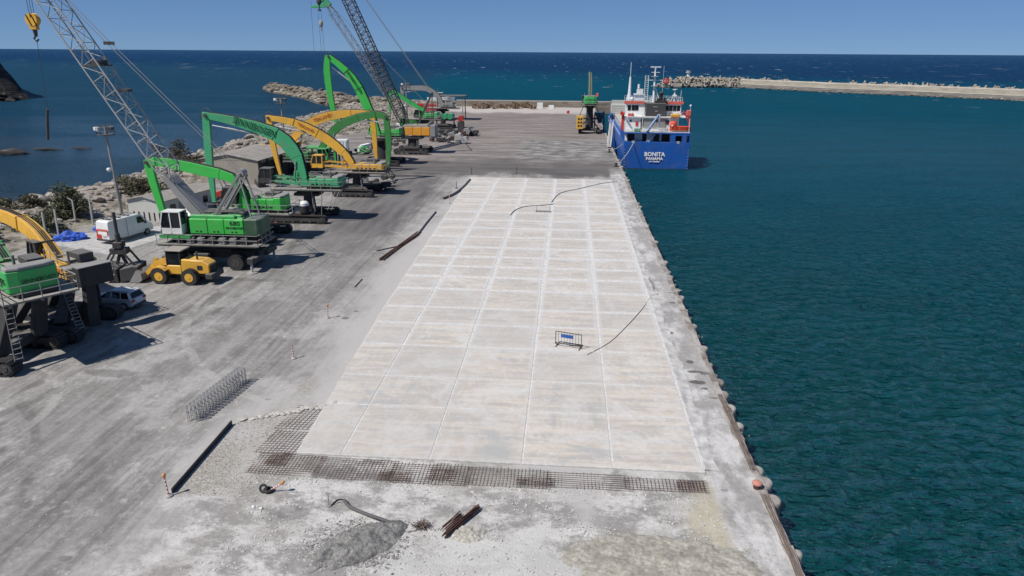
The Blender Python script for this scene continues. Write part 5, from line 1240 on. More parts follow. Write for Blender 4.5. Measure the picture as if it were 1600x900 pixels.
for y in (-.5, 0, .5): mb = MB(); mb.bar((-2.7, y, 2.78), (1.1, y, 2.78), .07); mb.build('roof_rack_bar', M['dark'], bd)
for x in (-2.3, -1.1, .1): mb = MB(); mb.bar((x, -.75, 2.72), (x, .75, 2.72), .08); mb.build('roof_rack_bar', M['dark'], bd)
for x in (-2.0, 2.1):
    for sg in (-1, 1): car_wheel(t, x, sg*.86, .38, .26, 'grey')
# pickup-like truck ahead of it
t = thing('white_truck', 'small white truck parked in front of the white van, its dark windscreen showing', 'truck', (-47.3, 84.6, 0), math.radians(74))
mb = MB(); prof = [(-2.4, .6), (-2.4, 1.3), (-.2, 1.3), (-.15, 2.2), (1.1, 2.2), (1.6, 1.4), (2.4, 1.25), (2.5, .6)]; extr_body(mb, prof, [.9]*8); bd = mb.build('body', M['white'], t, bevel=.05)
mb = MB(); mb.prism([(.05, 1.45), (1.4, 1.45), (1.0, 2.08), (.05, 2.08)], -.93, .93); mb.build('window', M['glass'], bd)
mb = MB(); mb.add([(1.16, -.78, 2.12), (1.16, .78, 2.12), (1.62, .84, 1.46), (1.62, -.84, 1.46)], [(0, 1, 2, 3)]); mb.v = [(x+.02, y, z+.02) for x, y, z in mb.v]; mb.build('windscreen', M['glass'], bd)
for x in (-1.6, 1.6):
    for sg in (-1, 1): car_wheel(t, x, sg*.82, .38, .26, 'grey')
# wheel loader, bucket towards -x
t = thing('wheel_loader', 'yellow wheel loader with a tan cab roof and its bucket lowered, beside the 680 crane', 'wheel loader', (-36.3, 61.6, 0), PI+math.radians(-2))
for x in (-1.45, 1.55):
    for sg in (-1, 1): wheel(t, x, sg*1.05, .76, .6, rimm=M['yellow'])
mb = MB(); mb.prism([(-3.2, 1.0), (-3.25, 1.9), (-2.6, 2.25), (-.5, 2.35), (-.3, 1.2), (-.8, .9)], -.72, .72); hd = mb.build('engine_hood', M['yellow'], t, bevel=.08)
mb = MB(); mb.box((-3.27, 0, 1.5), (.08, 1.1, .7)); mb.build('radiator_grille', M['black'], hd)
for sg in (-1, 1): mb = MB(); mb.box((-2.3, sg*.74, 1.6), (.5, .04, .4)); mb.build('vent', M['black'], hd)
mb = MB(); mb.box((-3.3, 0, .85), (.7, 2.2, .5)); mb.box((-1.2, 0, .85), (3.2, 1.0, .5)); mb.build('rear_frame', M['dark'], t, bevel=.05)
mb = MB(); mb.cyl((-1.9, .25, 2.3), (-1.9, .25, 3.0), .09, n=8); mb.build('exhaust', M['dark'], hd)
mb = MB(); mb.box((.25, 0, 1.3), (1.5, 1.5, .9)); mb.build('cab_base', M['yellow'], t, bevel=.08)
mb = MB(); mb.box((.25, 0, 2.42), (1.35, 1.4, 1.35), taper=.95); cb = mb.build('cab', M['glass'], t, bevel=.03)
for sx in (-1, 1):
    for sy in (-1, 1): mb = MB(); mb.bar((.25+sx*.67, sy*.7, 1.75), (.25+sx*.64, sy*.67, 3.1), .1); mb.build('cab_pillar', M['black'], cb)
mb = MB(); mb.box((.2, 0, 3.16), (1.75, 1.65, .13)); mb.build('cab_roof', M['beige'], t, bevel=.04)
mb = MB(); mb.box((1.5, 0, 1.15), (1.5, .9, .9)); mb.build('front_frame', M['yellow'], t, bevel=.06)
for x, s in ((1.55, 1), (-1.45, -1)):
    for sg in (-1, 1):
        mb = MB(); pts = [(x+1.0*math.cos(a), .76+.95*math.sin(a)) for a in [math.radians(k) for k in range(20, 141, 20)]]; pi_ = [(x+.88*math.cos(a), .76+.85*math.sin(a)) for a in [math.radians(k) for k in range(140, 19, -20)]]
        if x > 0: mb.prism(pts+pi_, sg*.72, sg*1.32); mb.build('mudguard', M['yellow'], t)
for sg in (-1, 1):
    mb = MB(); mb.bar((1.0, sg*.55, 2.1), (2.3, sg*.55, 1.7), .16, .42, .16, .5); mb.bar((2.3, sg*.55, 1.7), (3.35, sg*.55, .6), .16, .5, .16, .3); mb.build('lift_arm', M['yellow'], t)
    mb = MB(); mb.bar((1.3, sg*.3, 1.2), (2.4, sg*.4, 1.4), .14); mb.build('lift_cylinder', M['chrome'], t)
mb = MB(); mb.bar((1.1, 0, 2.0), (2.6, 0, 1.9), .15); mb.bar((2.4, 0, 2.2), (2.9, 0, .9), .16, .3); mb.build('tilt_linkage', M['yellow'], t)
mb = MB(); mb.prism([(3.3, .95), (3.25, .35), (3.6, .08), (4.6, .05), (4.6, .09), (3.65, .16), (3.35, .42), (3.42, 1.0), (3.75, 1.25), (3.7, 1.28)], -1.35, 1.35)
for sy in (-1.35, 1.32): mb.prism([(3.3, .95), (3.25, .35), (3.6, .08), (4.6, .05), (3.75, 1.27)], sy, sy+.04)
mb.build('bucket', M['grey'], t)

# grab hanging / lying between the portal crane and the loader
t = thing('clamshell_grab', 'large open dark clamshell grab lying left of the wheel loader bucket', 'grab', (-42.0, 61.4, 0), math.radians(10)); grab(t, 0, .05, 1.5, M['dark'], name='grab_frame')
mb = MB(); mb.cyl((0, 0, 4.4), (0, 0, 6.6), .16, n=8); mb.build('hanger', M['dark'], t)

# ------------------------------------------------------------------ sheds, poles, tarpaulins, plants
def corr_mat():
    n = NT('corrugated_roof'); a = n.noise(n.obj, .7, 5); b = n.noise(n.mapv(n.obj, (.4, 5, 1)), 1, 4)
    return n.fin(n.mix(n.ramp(a, .35, .65), (.27, .255, .235), n.mix(n.ramp(b, .4, .6), (.36, .34, .32), (.24, .20, .17))), .8, n.bump(b, .3, .05))
RFM = corr_mat()
def shed(label, X, Y, rz, L, W, H, wall, gable=.7, dark_front=False, n_panel=9):
    t = thing('storage_shed', label, 'shed', (X, Y, 0), rz)
    mb = MB(); mb.box((0, 0, H/2), (L, W, H)); w = mb.build('wall', M[wall], t)
    k = n_panel
    for sg in (-1, 1):
        for i in range(k):
            x0 = lerp(-L/2-.3, L/2+.3, i/k); x1 = lerp(-L/2-.3, L/2+.3, (i+1)/k)-.03
            mb = MB(); z0 = H+.02+(i % 2)*.025
            mb.add([(x0, sg*(W/2+.3), z0), (x1, sg*(W/2+.3), z0), (x1, 0, z0+gable), (x0, 0, z0+gable), (x0, sg*(W/2+.3), z0+.06), (x1, sg*(W/2+.3), z0+.06), (x1, 0, z0+gable+.06), (x0, 0, z0+gable+.06)], [(0, 1, 2, 3), (4, 7, 6, 5), (0, 4, 5, 1), (1, 5, 6, 2), (2, 6, 7, 3), (3, 7, 4, 0)])
            mb.build('roof_sheet', RFM, t)
    for sx in (-1, 1):
        mb = MB(); mb.prismx([(-W/2, H), (W/2, H), (0, H+gable)], sx*L/2-.03, sx*L/2); mb.build('gable', M[wall], t)
    return t, w
t, w = shed('low pale site cabin with a grey gabled roof, behind the cab of the 680 crane', -53.0, 90.6, math.radians(78), 10.5, 5.2, 2.5, 'cream', .6)
for x in (-3.2, 0, 3.0): mb = MB(); mb.box((x, -2.63, 1.4), (.9, .06, .9)); mb.build('window', M['glass'], w)
mb = MB(); mb.box((-1.6, -2.63, 1.05), (.9, .06, 2.0)); mb.build('door', M['grey'], w)
for i in range(6): mb = MB(); mb.bar((-5.3, -2.2+i*.8, 0), (-5.3, -2.2+i*.8, 1.1), .1); mb.build('post', M['dark'], t)
t, w = shed('long open dark shed with a sagging weathered grey roof, under the teal boom', -54.5, 121.5, math.radians(86), 19, 10, 3.9, 'beige', .9, n_panel=12)
mb = MB(); mb.box((0, -5.05, 1.75), (17.5, .1, 3.3)); mb.build('open_front_shade', M['rubber'], w)  # black sheet on the closed wall, painted shade of the shed interior
for i in range(8): mb = MB(); mb.bar((lerp(-9, 9, i/7), -5.2, 0), (lerp(-9, 9, i/7), -5.2, 3.9), .22); mb.build('post', M['dark'], t)
# flood-light poles
def light_pole(X, Y, H, label, tilt=0.0, lampm='white'):
    t = thing('light_pole', label, 'light pole', (X, Y, 0)); mb = MB(); mb.cyl((0, 0, -.5), (0, 0, H), .22, .14, 10); mb.build('pole', M['grey'], t)
    mb = MB(); mb.cyl((0, 0, H-1.1), (0, 0, H-1.0), 1.1, n=14); mb.build('maintenance_platform', M['dark'], t)
    mb = MB(); mb.rail([(1.05*math.cos(a), 1.05*math.sin(a), H-1.0) for a in [i*PI/4 for i in range(8)]], .9, 2, .05, True); mb.build('railing', M['rail'], t)
    mb = MB(); mb.bar((-1.3, 0, H), (1.3, 0, H+.1), .14, .1); mb.build('cross_arm', M['dark'], t)
    for x in (-1.0, .9): mb = MB(); mb.box((x, -.25, H-.3), (.6, .45, .45)); mb.build('floodlight', M[lampm] if x < 0 else M['dark'], t, bevel=.04)
    mb = MB(); mb.ball((-.45, -.2, H*.52), .28); mb.build('lamp_globe', M['white'], t); return t
light_pole(-59.2, 88.3, 11.6, 'tall grey floodlight pole with a round platform, at the shore left of the site cabin').rotation_euler = (0, R(-1.5), 0)
light_pole(-57.2, 141, 12.0, 'floodlight pole standing behind the teal boom tip, at the shore')
light_pole(-45.0, 200, 12.6, 'thin floodlight pole farthest away, left of the grey boom')
# crumpled tarpaulins
def tarp(X, Y, s, label):
    bm = bmesh.new(); bmesh.ops.create_icosphere(bm, subdivisions=4, radius=1)
    for v in bm.verts:
        p = v.co.copy(); k = 1+.28*noise.noise(p*2.2+Vector((X, 0, 0)))+.16*noise.noise(p*6); v.co = Vector((p.x*1.6*k, p.y*1.0*k, max(-.02, p.z*.75*k)))*s
    me = bpy.data.meshes.new('tarp'); bm.to_mesh(me); bm.free(); me.materials.append(M['tarp']); link('tarpaulin', me, None, None, label, 'tarpaulin', None, (X, Y, 0), (0, 0, .3))
tarp(-57.2, 75.2, 1.15, 'larger crumpled blue tarpaulin heap left of the white van'); tarp(-56.0, 80.0, .9, 'smaller blue tarpaulin heap behind the white van')
mb = MB(); mb.prismz([(-58, 73), (-49, 69.5), (-46, 80), (-48.5, 84), (-57.5, 78)], .003, .012); mb.build('pale_concrete_pad', simple('pale_pad', (.40, .395, .385), .9, 0, .2, 1.5), kind='structure')
# fence posts
for i, (x, y, h) in enumerate([(-60.0, 75.0, 2.9), (-58.9, 75.6, 3.1), (-61.5, 74.0, 2.4), (-62.0, 83.0, 2.6), (-59.3, 82.4, 2.9)]):
    mb = MB(); mb.bar((0, 0, -.3), (.1, 0, h), .16); 
    if i > 2: mb.bar((.1, 0, h), (-.5, 0, h+.35), .1)
    mb.build('fence_post', M['lgrey'], label=['leaning concrete fence post left of the larger blue tarpaulin', 'concrete fence post directly beside the larger blue tarpaulin', 'short concrete fence post furthest left among the bushes', 'bent-topped pale post in front of the big bush', 'bent-topped pale post right of the one before the big bush'][i], cat='post', group=None).location = (x, y, .3)
# bushes
def leaf_mat(name, a, b):
    n = NT(name); c = n.mix(n.ramp(n.noise(n.pos, 1.3, 4), .3, .7), a, b); n.b.inputs['Subsurface Weight'].default_value = 0; return n.fin(c, .8)
LM = leaf_mat('dry_green_leaves', (.04, .052, .022), (.12, .12, .065)); LM2 = leaf_mat('olive_leaves', (.04, .042, .02), (.13, .115, .07))
def bush(X, Y, Z, rx, ry, rz, n, label, m=LM, cat='bush', leaf=.16, trunk=0.0):
    t = thing('shrub', label, cat, (X, Y, Z)); r_ = random.Random(int(X*7+Y)); mb = MB()
    clumps = [(Vector((r_.gauss(0, .45)*rx, r_.gauss(0, .45)*ry, trunk+abs(r_.gauss(.35, .3))*rz)), r_.uniform(.25, .5)) for _ in range(16)]
    for i in range(n):
        c, s = r_.choice(clumps); d = Vector((r_.gauss(0, 1), r_.gauss(0, 1), r_.gauss(0, 1))).normalized()*s*r_.uniform(.5, 1.05)
        p = c+Vector((d.x*rx*.8, d.y*ry*.8, d.z*rz*.8)); a = Vector((r_.uniform(-1, 1), r_.uniform(-1, 1), r_.uniform(-.6, .6))).normalized()*leaf*r_.uniform(.6, 1.5); b = a.cross(Vector((r_.uniform(-1, 1), r_.uniform(-1, 1), r_.uniform(-1, 1)))).normalized()*leaf*.5
        if p.z < -.2: continue
        mb.add([p-a, p+b, p+a, p-b], [(0, 1, 2, 3)])
    me = bpy.data.meshes.new('foliage'); me.from_pydata(mb.v, [], mb.f); me.materials.append(m); link('foliage', me, t, 'stuff')
    mb = MB()
    for c, s in clumps[:9]: mb.tube([(c.x*.1, c.y*.1, -.3), c*.5, c+Vector((0, 0, s*rz*.4))], .05, 5)
    mb.build('stem', M['wood'], t)
bush(-63.8, 84.5, .6, 3.6, 2.6, 2.9, 5200, 'large dark green bush behind the blue tarpaulins, at the edge of the rocks')
bush(-62.5, 77.5, .4, 3.4, 2.4, 1.9, 3600, 'low spreading dark bush left of the fence posts beside the yellow boom')
bush(-72.5, 88, 1.0, 3.2, 2.4, 1.5, 2600, 'small olive bush on the rocks at the left, nearest the sea', LM2)
bush(-66, 70, .8, 3.0, 2.5, 1.6, 2600, 'dark bush at the left edge of the picture under the yellow boom')
bush(-61.5, 97.5, 1.0, 4.0, 3.0, 2.2, 3600, 'olive scrub between the floodlight pole and the site cabin', LM2)
bush(-66.5, 102, 1.0, 3.0, 3.0, 1.2, 2200, 'low dry scrub on the rocks behind the floodlight pole', LM2)
bush(-68, 123, 1.2, 4.2, 3.0, 3.4, 3400, 'grey leafless looking shrub above the lime boom', leaf_mat('dry_twigs', (.05, .045, .035), (.14, .12, .09)), leaf=.2)
bush(-63.5, 118, 1.2, 4.0, 2.6, 2.0, 2600, 'dark scrub on the bank right of the leafless shrub', LM)
# yard clutter: heaps of scrap machinery parts near the shore and at the far end
def clutter(label, X, Y, spread, cols, n, seed, s=1.0, rz=0):
    r_ = random.Random(seed); t = thing('scrap_heap', label, 'scrap', (X, Y, 0), rz)
    for i in range(n):
        x, y = r_.uniform(-1, 1)*spread[0], r_.uniform(-1, 1)*spread[1]; m = M[r_.choice(cols)]; k = r_.random(); mb = MB(); w = s*r_.uniform(.4, 1.1)
        z0 = r_.uniform(0, .5)*s
        if k < .3: mb.box((x, y, z0+w*.35), (w*1.6, w, w*.7), r_.uniform(0, 3), r_.uniform(-.2, .2)); nm = 'metal_box'
        elif k < .55: mb.cyl((x, y-w*.5, z0+w*.5), (x+r_.uniform(-.3, .3), y+w*.5, z0+w*.5), w*.45, n=12); mb.cyl((x, y-w*.56, z0+w*.5), (x, y+w*.6, z0+w*.5), w*.2, n=8); nm = 'drum'
        elif k < .8: mb.bar((x-w, y-w*.5, z0+.15), (x+w*1.2, y+w*.7, z0+w*r_.uniform(.2, 1.2)), .18*s, .22*s); mb.bar((x-w, y+w*.3, z0+w*.9), (x+w, y-w*.4, z0+.2), .12*s); nm = 'girder'
        else: mb.prism([(x, z0), (x+w, z0+.1), (x+w*1.3, z0+w*.6), (x+w, z0+w*1.1), (x+.1, z0+w*.9)], y-w*.7, y+w*.7); nm = 'grab_shell'
        mb.build(nm, m, t, bevel=.02)
clutter('heap of spare crane parts behind the lime handler, with red and white pieces', -49.5, 96, (5, 3), ['red', 'white', 'dark', 'yellow', 'grey'], 20, 3)
clutter('small heap of dark machine parts between the 680 crane and teal handler', -36.5, 82.5, (2.4, 1.0), ['dark', 'grey', 'rust', 'black'], 9, 4, .7)
clutter('green and black engine parts stacked between the shed and the yellow cab', -44.5, 112, (5, 3.5), ['green', 'black', 'dark', 'black'], 18, 5, 1.2)
clutter('pile of black attachments beside the dark green handler grab', -30.6, 111, (2.2, 2.4), ['black', 'dark', 'grey', 'black'], 16, 6, 1.15)
clutter('long heap of grey grabs and buckets right of the orange crane', -29.5, 178, (4, 8), ['dark', 'grey', 'black', 'rust', 'lgrey'], 34, 7, 1.5)
clutter('heap of grey scrap and pipes near the shore behind the orange crane', -41, 172, (4.5, 7), ['grey', 'dark', 'lgrey', 'rust'], 28, 8, 1.4)
clutter('dark scrap heap between the two crawler cranes', -43, 153, (4, 6), ['dark', 'grey', 'white', 'green'], 20, 9, 1.2)
clutter('small group of black buckets at the right end of the grab heap', -25.3, 188, (1.6, 3), ['black', 'dark'], 9, 10, 1.1)
# buildings and tanks at the far end
t = thing('steel_shelter', 'small open steel shelter with a flat roof beside the red container', 'shelter', (-37.5, 232, 0))
for x in (-4, 4):
    for y in (-3, 3): mb = MB(); mb.bar((x, y, 0), (x, y, 7.4), .3); mb.build('post', M['grey'], t)
mb = MB(); mb.box((0, 0, 7.5), (9.4, 7, .25)); mb.build('roof', M['dark'], t)
def box_container(label, X, Y, Z, d, m, rz=0):
    t = thing('container', label, 'container', (X, Y, Z), rz); mb = MB(); mb.box((0, 0, d[2]/2), d); b = mb.build('shell', M[m], t, bevel=.03)
    k = int(d[0]/.6)
    for i in range(k): mb = MB(); mb.box((lerp(-d[0]/2+.3, d[0]/2-.3, i/(k-1)), -d[1]/2-.03, d[2]/2), (.25, .08, d[2]*.86)); mb.build('rib', M[m], b)
box_container('red container raised behind the grey handler', -44.5, 228, 2.8, (6, 2.4, 2.4), 'red')
mb = MB(); mb.box((-44.5, 228, 1.4), (6.2, 2.6, 2.8)); mb.v = [(x+44.5, y-228, z-2.8) for x, y, z in mb.v]; mb.build('container_base', M['dark'], bpy.data.objects['container'])
box_container('small white cabin between the orange crane and the red container', -44.2, 190, 0, (3, 2.4, 2.6), 'white', .2)
box_container('white cabin behind the dark green boom', -47.5, 148, 0, (2.4, 2.4, 3.2), 'white', .1)
t = thing('storage_tank', 'three green horizontal tanks on a stand below the grey boom', 'tank', (-33.5, 196, 0))
for i in range(3): mb = MB(); mb.cyl((-1.6+i*1.6, -2, 4.2), (-1.6+i*1.6, 2, 4.2), .75, n=14); mb.build('tank', M['teal'], t)
mb = MB(); mb.box((0, 0, 3.2), (5.4, 3.6, .3)); mb.build('stand', M['dark'], t)
for x in (-2.4, 2.4): mb = MB(); mb.bar((x, 0, 0), (x, 0, 3.1), .3); mb.build('leg', M['dark'], t)
t = thing('fuel_tank', 'red round fuel tank on a dark stand right of the green tanks', 'tank', (-29.2, 196, 0)); mb = MB(); mb.cyl((0, -1, 3.6), (0, 1.5, 3.6), .75, n=14); mb.build('tank', M['red'], t); mb = MB(); mb.box((0, 0, 1.4), (1.6, 2.0, 2.8)); mb.build('stand', M['dark'], t)
t = thing('pipe_frame', 'sloping grey conveyor truss leaning behind the orange crane', 'conveyor', (0, 0, 0))
for yy in (0, 1.2): mb = MB(); mb.bar((-39.5, 178+yy, .6), (-32.5, 180+yy, 5.4), .35); mb.build('girder', M['grey'], t)
for i in range(6): f = i/5; mb = MB(); mb.bar((lerp(-39.5, -32.5, f), lerp(178, 180, f), lerp(.6, 5.4, f)), (lerp(-39.5, -32.5, f), lerp(179.2, 181.2, f), lerp(.6, 5.4, f)), .2); mb.build('cross_member', M['grey'], t)
# boat beyond the end of the quay
t = thing('white_boat', 'white boat with a low wheelhouse lying beyond the end of the yard', 'boat', (-60, 330, SEA_Z), .05)
rings = []
for i in range(9):
    f = i/8; w = 1.9*math.sin(PI*min(.5, .12+f*.45))*(1 if f < .7 else 1-(f-.7)*3.1); w = max(.05, w); rings.append([(f*12-6, -w, 2.6+f*.5), (f*12-6, -w*.75, .1), (f*12-6, w*.75, .1), (f*12-6, w, 2.6+f*.5)])
mb = MB(); mb.loft(rings); mb.build('hull', M['white'], t); mb = MB(); mb.box((-1, 0, 3.9), (4, 2.4, 1.8)); c_ = mb.build('wheelhouse', M['lgrey'], t, bevel=.1); mb = MB(); mb.box((-1, 0, 4.2), (4.05, 2.45, .5)); mb.build('window', M['glass'], c_)
mb = MB(); mb.bar((-1.4, 0, 4.8), (-1.4, 0, 6.6), .08); mb.build('mast', M['grey'], t)
t.location = (-55, 312, SEA_Z+1.6)
# pallet stacks along the end wall
r_ = random.Random(21)
for i in range(24):
    x = -37+i*1.05+r_.uniform(-.2, .2); y = 281+r_.uniform(-3, 4); h = r_.uniform(1.5, 2.6) if i < 15 else r_.uniform(2.2, 3.4)
    if i > 20: h = 1.8
    t = thing('timber_stack', 'brown stack of timber pallets, one of the row along the end wall', 'timber stack', (x, y, 0), r_.uniform(-.2, .2), 'timber stacks along the end wall')
    k = int(h/.45)
    for j in range(k): mb = MB(); mb.box((r_.uniform(-.05, .05), r_.uniform(-.05, .05), .2+j*.45), (1.0, 1.2, .36)); mb.build('timber_layer', M['wood'] if (i+j) % 4 else M['rust'], t)
for x, w in [(-13.2, 1.4), (-11.0, 2.2), (-6.6, 2.0)]:
    mb = MB(); mb.box((x, 284, .65 if w < 2.1 else 1.1), (w, 1.6, 1.3 if w < 2.1 else 2.2)); mb.build('white_block', M['white'], label={1.4: 'small white block at the right end of the timber stacks', 2.2: 'tall white block beside the timber stacks', 2.0: 'separate white block furthest right along the end wall'}[w], cat='block')
mb = MB(); mb.cyl((.0, 262, 0), (.0, 262, .5), .5, n=12); mb.bar((-.4, 262, .5), (.5, 262, .9), .5); mb.build('red_bollard', M['red'], label='small red marker on the pale ground near the end wall', cat='marker')

# ------------------------------------------------------------------ foreground: delineators
def delineator(X, Y, label, lean=0.0, fallen=False, top='orange', s=1.0):
    t = thing('delineator_post', label, 'delineator', (X, Y, .02))
    mb = MB(); mb.cyl((0, 0, 0), (0, 0, .07), .2, .18, 14); mb.cyl((0, 0, .07), (0, 0, .12), .13, .09, 12); b = mb.build('base', M['lgrey'] if not fallen else M['rubber'], t)
    e = Vector((math.sin(lean), 0, math.cos(lean))); n_ = 9; L = .92*s
    for i in range(n_):
        mb = MB(); mb.cyl(e*(.12+L*i/n_), e*(.12+L*(i+1)/n_-.004), .042, n=10); mb.build('red_band' if i % 2 == 0 else 'white_band', M['salmon'] if i % 2 == 0 else M['white'], t)
    if top:
        mb = MB(); mb.cyl(e*(.12+L), e*(.25+L), .08, .1, 10); mb.ball(e*(.25+L), .095); mb.build('warning_lamp', M[top], t)
    return t
M['lamp'] = simple('faded_orange_lamp', (.55, .27, .10), .6)
delineator(-19.3, 53.1, 'red and white delineator post with an orange top on the open yard', .05, top='lamp')
delineator(-19.1, 45.0, 'red and white delineator post without a lamp, near the rebar trestles', -.05, top=None)
delineator(-19.15, 28.4, 'red and white delineator post with orange lamp, touching the black board end', -.06, top='lamp', s=1.05)
delineator(-16.8, 100.1, 'far red delineator post at the left edge of the new pavement', .0, top=None, s=1.5)
t = delineator(-14.4, 29.2, 'toppled red and white delineator post leaning out of a black tyre', .95, True, 'lamp', .8)
def torus(mb, c, R_, r, axis='z', n=18, k=8, tilt=0):
    m = Matrix.Rotation(tilt, 3, 'X'); rings = []
    for i in range(n+1):
        a = 2*PI*i/n; rings.append([Vector(c)+m @ Vector(((R_+r*math.cos(b))*math.cos(a), (R_+r*math.cos(b))*math.sin(a), r*math.sin(b))) for b in [2*PI*j/k for j in range(k)]])
    mb.loft(rings, False, True)
mb = MB(); torus(mb, (0, 0, 0), .19, .07, tilt=0); o = mb.build('old_tyre', M['tyre'], label='small black tyre lying under the toppled delineator', cat='tyre'); o.location = (-14.4, 29.2, .12)
mb = MB(); torus(mb, (0, 0, 0), .17, .065, tilt=1.15); o = mb.build('old_tyre', M['tyre'], label='small black tyre propped upright against the toppled delineator', cat='tyre'); o.location = (-14.62, 29.15, .22)
# small posts near the pavement's far corner
for i, (x, y) in enumerate([(-17.6, 112), (-17.0, 126), (-9.0, 128)]):
    mb = MB(); mb.cyl((0, 0, 0), (0, 0, 1.2), .05, n=6); mb.box((0, 0, .05), (.4, .4, .1)); mb.build('thin_post', M['dark'], label=['thin dark post left of the pavement edge', 'thin post at the far left corner of the new pavement', 'thin post on the dark ground beyond the new pavement'][i], cat='post').location = (x, y, 0)

# rebar trestles, a long row
def trestle_mesh():
    mb = MB(); H = 1.05; w = .5; r = .016
    for sy in (-.06, .06):
        for x in (-w/2, w/2): mb.bar((x, sy*1.4, 0), (x, sy, H), r*2)
        for z in (.5, H): mb.bar((-w/2-.05, sy*(1.4-.4*z), z), (w/2+.05, sy*(1.4-.4*z), z), r*2)
    for x in (-w/2, w/2):
        mb.bar((x, -.1, H), (x, .1, H), r*2)
        for k in range(3): mb.bar((x, -.1*(1-2*(k%2)), .1+k*.32), (x, .1*(1-2*(k%2)), .42+k*.32), r*1.4)
    me = mb.mesh('rebar_trestle'); me.materials.append(M['zinc']); return me
TR = trestle_mesh(); r_ = random.Random(2)
for i in range(17):
    f = i/16; link('rebar_trestle', TR, None, None, 'grey rebar trestle, one of the tight row standing on the near yard', 'rebar trestle', 'grey rebar trestles standing in a tight row', (lerp(-21.75, -21.1, f), lerp(35.7, 41.0, f), .0), (0, 0, r_.uniform(-.06, .06)-.1))
# reinforcement mesh in front and at the left of the pavement
def mesh_mat(x0, x1, y0, y1, sp, z, name, label, seed, skew=0.0, m=None, gap=.0):
    r_ = random.Random(seed); mb = MB(); r = .0085
    n = int((x1-x0)/sp)
    bury = .055 if m is None else .0
    def zz(x, y): return z-bury+.085*noise.noise(Vector((x*.55, y*.8, seed)))
    for i in range(n+1):
        x = x0+i*sp+r_.uniform(-.01, .01); a, b = y0+r_.uniform(-.1, .1), y1+r_.uniform(-.1, .1); ks = 3
        for k in range(ks): ya, yb = lerp(a, b, k/ks), lerp(a, b, (k+1)/ks); mb.bar((x+skew*(ya-y0), ya, zz(x, ya)), (x+skew*(yb-y0), yb, zz(x, yb)), r*2)
    n = int((y1-y0)/sp)
    for j in range(n+1):
        y = y0+j*sp+r_.uniform(-.01, .01); ks = max(2, int((x1-x0)/1.5))
        for k in range(ks): xa, xb = lerp(x0-.1, x1+.1, k/ks), lerp(x0-.1, x1+.1, (k+1)/ks); mb.bar((xa+skew*(y-y0), y, zz(xa, y)+.02), (xb+skew*(y-y0), y, zz(xb, y)+.02), r*2)
    return mb.build(name, m or M['rebar'], label=label, cat='rebar mesh', kind='stuff')
xs_ = [(-16.2, -12.6, 30.7, 32.6), (-12.7, -8.6, 30.55, 32.45), (-8.7, -4.6, 30.5, 32.4), (-4.7, -.4, 30.6, 32.3), (-.5, 3.6, 30.8, 32.2), (3.5, 7.6, 30.95, 32.0)]
lab = ['rebar mesh sheet at the near left corner of the pavement', 'second rebar mesh sheet from the left along the near pavement edge', 'rusty rebar mesh sheet left of centre along the near pavement edge', 'rebar mesh sheet right of centre along the near pavement edge', 'narrow rebar mesh sheet right of the middle of the near pavement edge', 'rightmost rusty rebar mesh sheet ending near the yellow sand']
for i, (a, b, c, d) in enumerate(xs_): mesh_mat(a, b, c, d, .19, .075+.03*(i % 2), 'rebar_mesh', lab[i], i)
mesh_mat(-16.6, -14.35, 32.7, 35.2, .23, .07, 'rebar_mesh', 'rebar mesh sheet lying on gravel left of the pavement corner', 11, .12)
mesh_mat(-16.5, -14.5, 35.3, 38.2, .26, .06, 'rebar_mesh', 'half buried rebar mesh sheet at the far end of the gravel pit', 12, .14)
# dark double layer patches
for i, (a, b, c, d) in enumerate([(-9.2, -7.6, 30.6, 31.3), (-6.6, -5.4, 30.8, 31.9), (-2.0, -.2, 30.7, 31.3), (6.2, 7.4, 31.0, 31.8), (-15.5, -14.5, 31.4, 32.6)]):
    mesh_mat(a, b, c, d, .15, .14, 'rebar_mesh', ['small dense rebar mesh laid over the second sheet', 'small dense rusty mesh laid over the third sheet', 'small dense rusty mesh laid over the fourth sheet', 'small dense mesh laid over the rightmost sheet', 'small dense mesh over the left corner sheet'][i], 20+i, .02, M['rust'])
# formwork board and broken edges
mb = MB(); mb.bar((-19.1, 28.65, .14), (-19.25, 35.5, .14), .07, .28); mb.build('formwork_board', M['rubber'], label='long black formwork board along the left side of the gravel pit', cat='board')
r_ = random.Random(9)
for i in range(26):
    f = i/25; x = lerp(-19.0, -13.9, f)+r_.uniform(-.1, .1); y = lerp(36.0, 38.5, f)+r_.uniform(-.15, .15); s = r_.uniform(.12, .3)
    link('broken_slab_piece', rock_mesh(500+i % 5, M['conc'], .5, 1) if i < 5 else bpy.data.objects['broken_slab_piece'].data, quay, loc=(x, y, s*.2), rot=(0, 0, r_.uniform(0, 3)), sc=(s*1.5, s, s*.7))
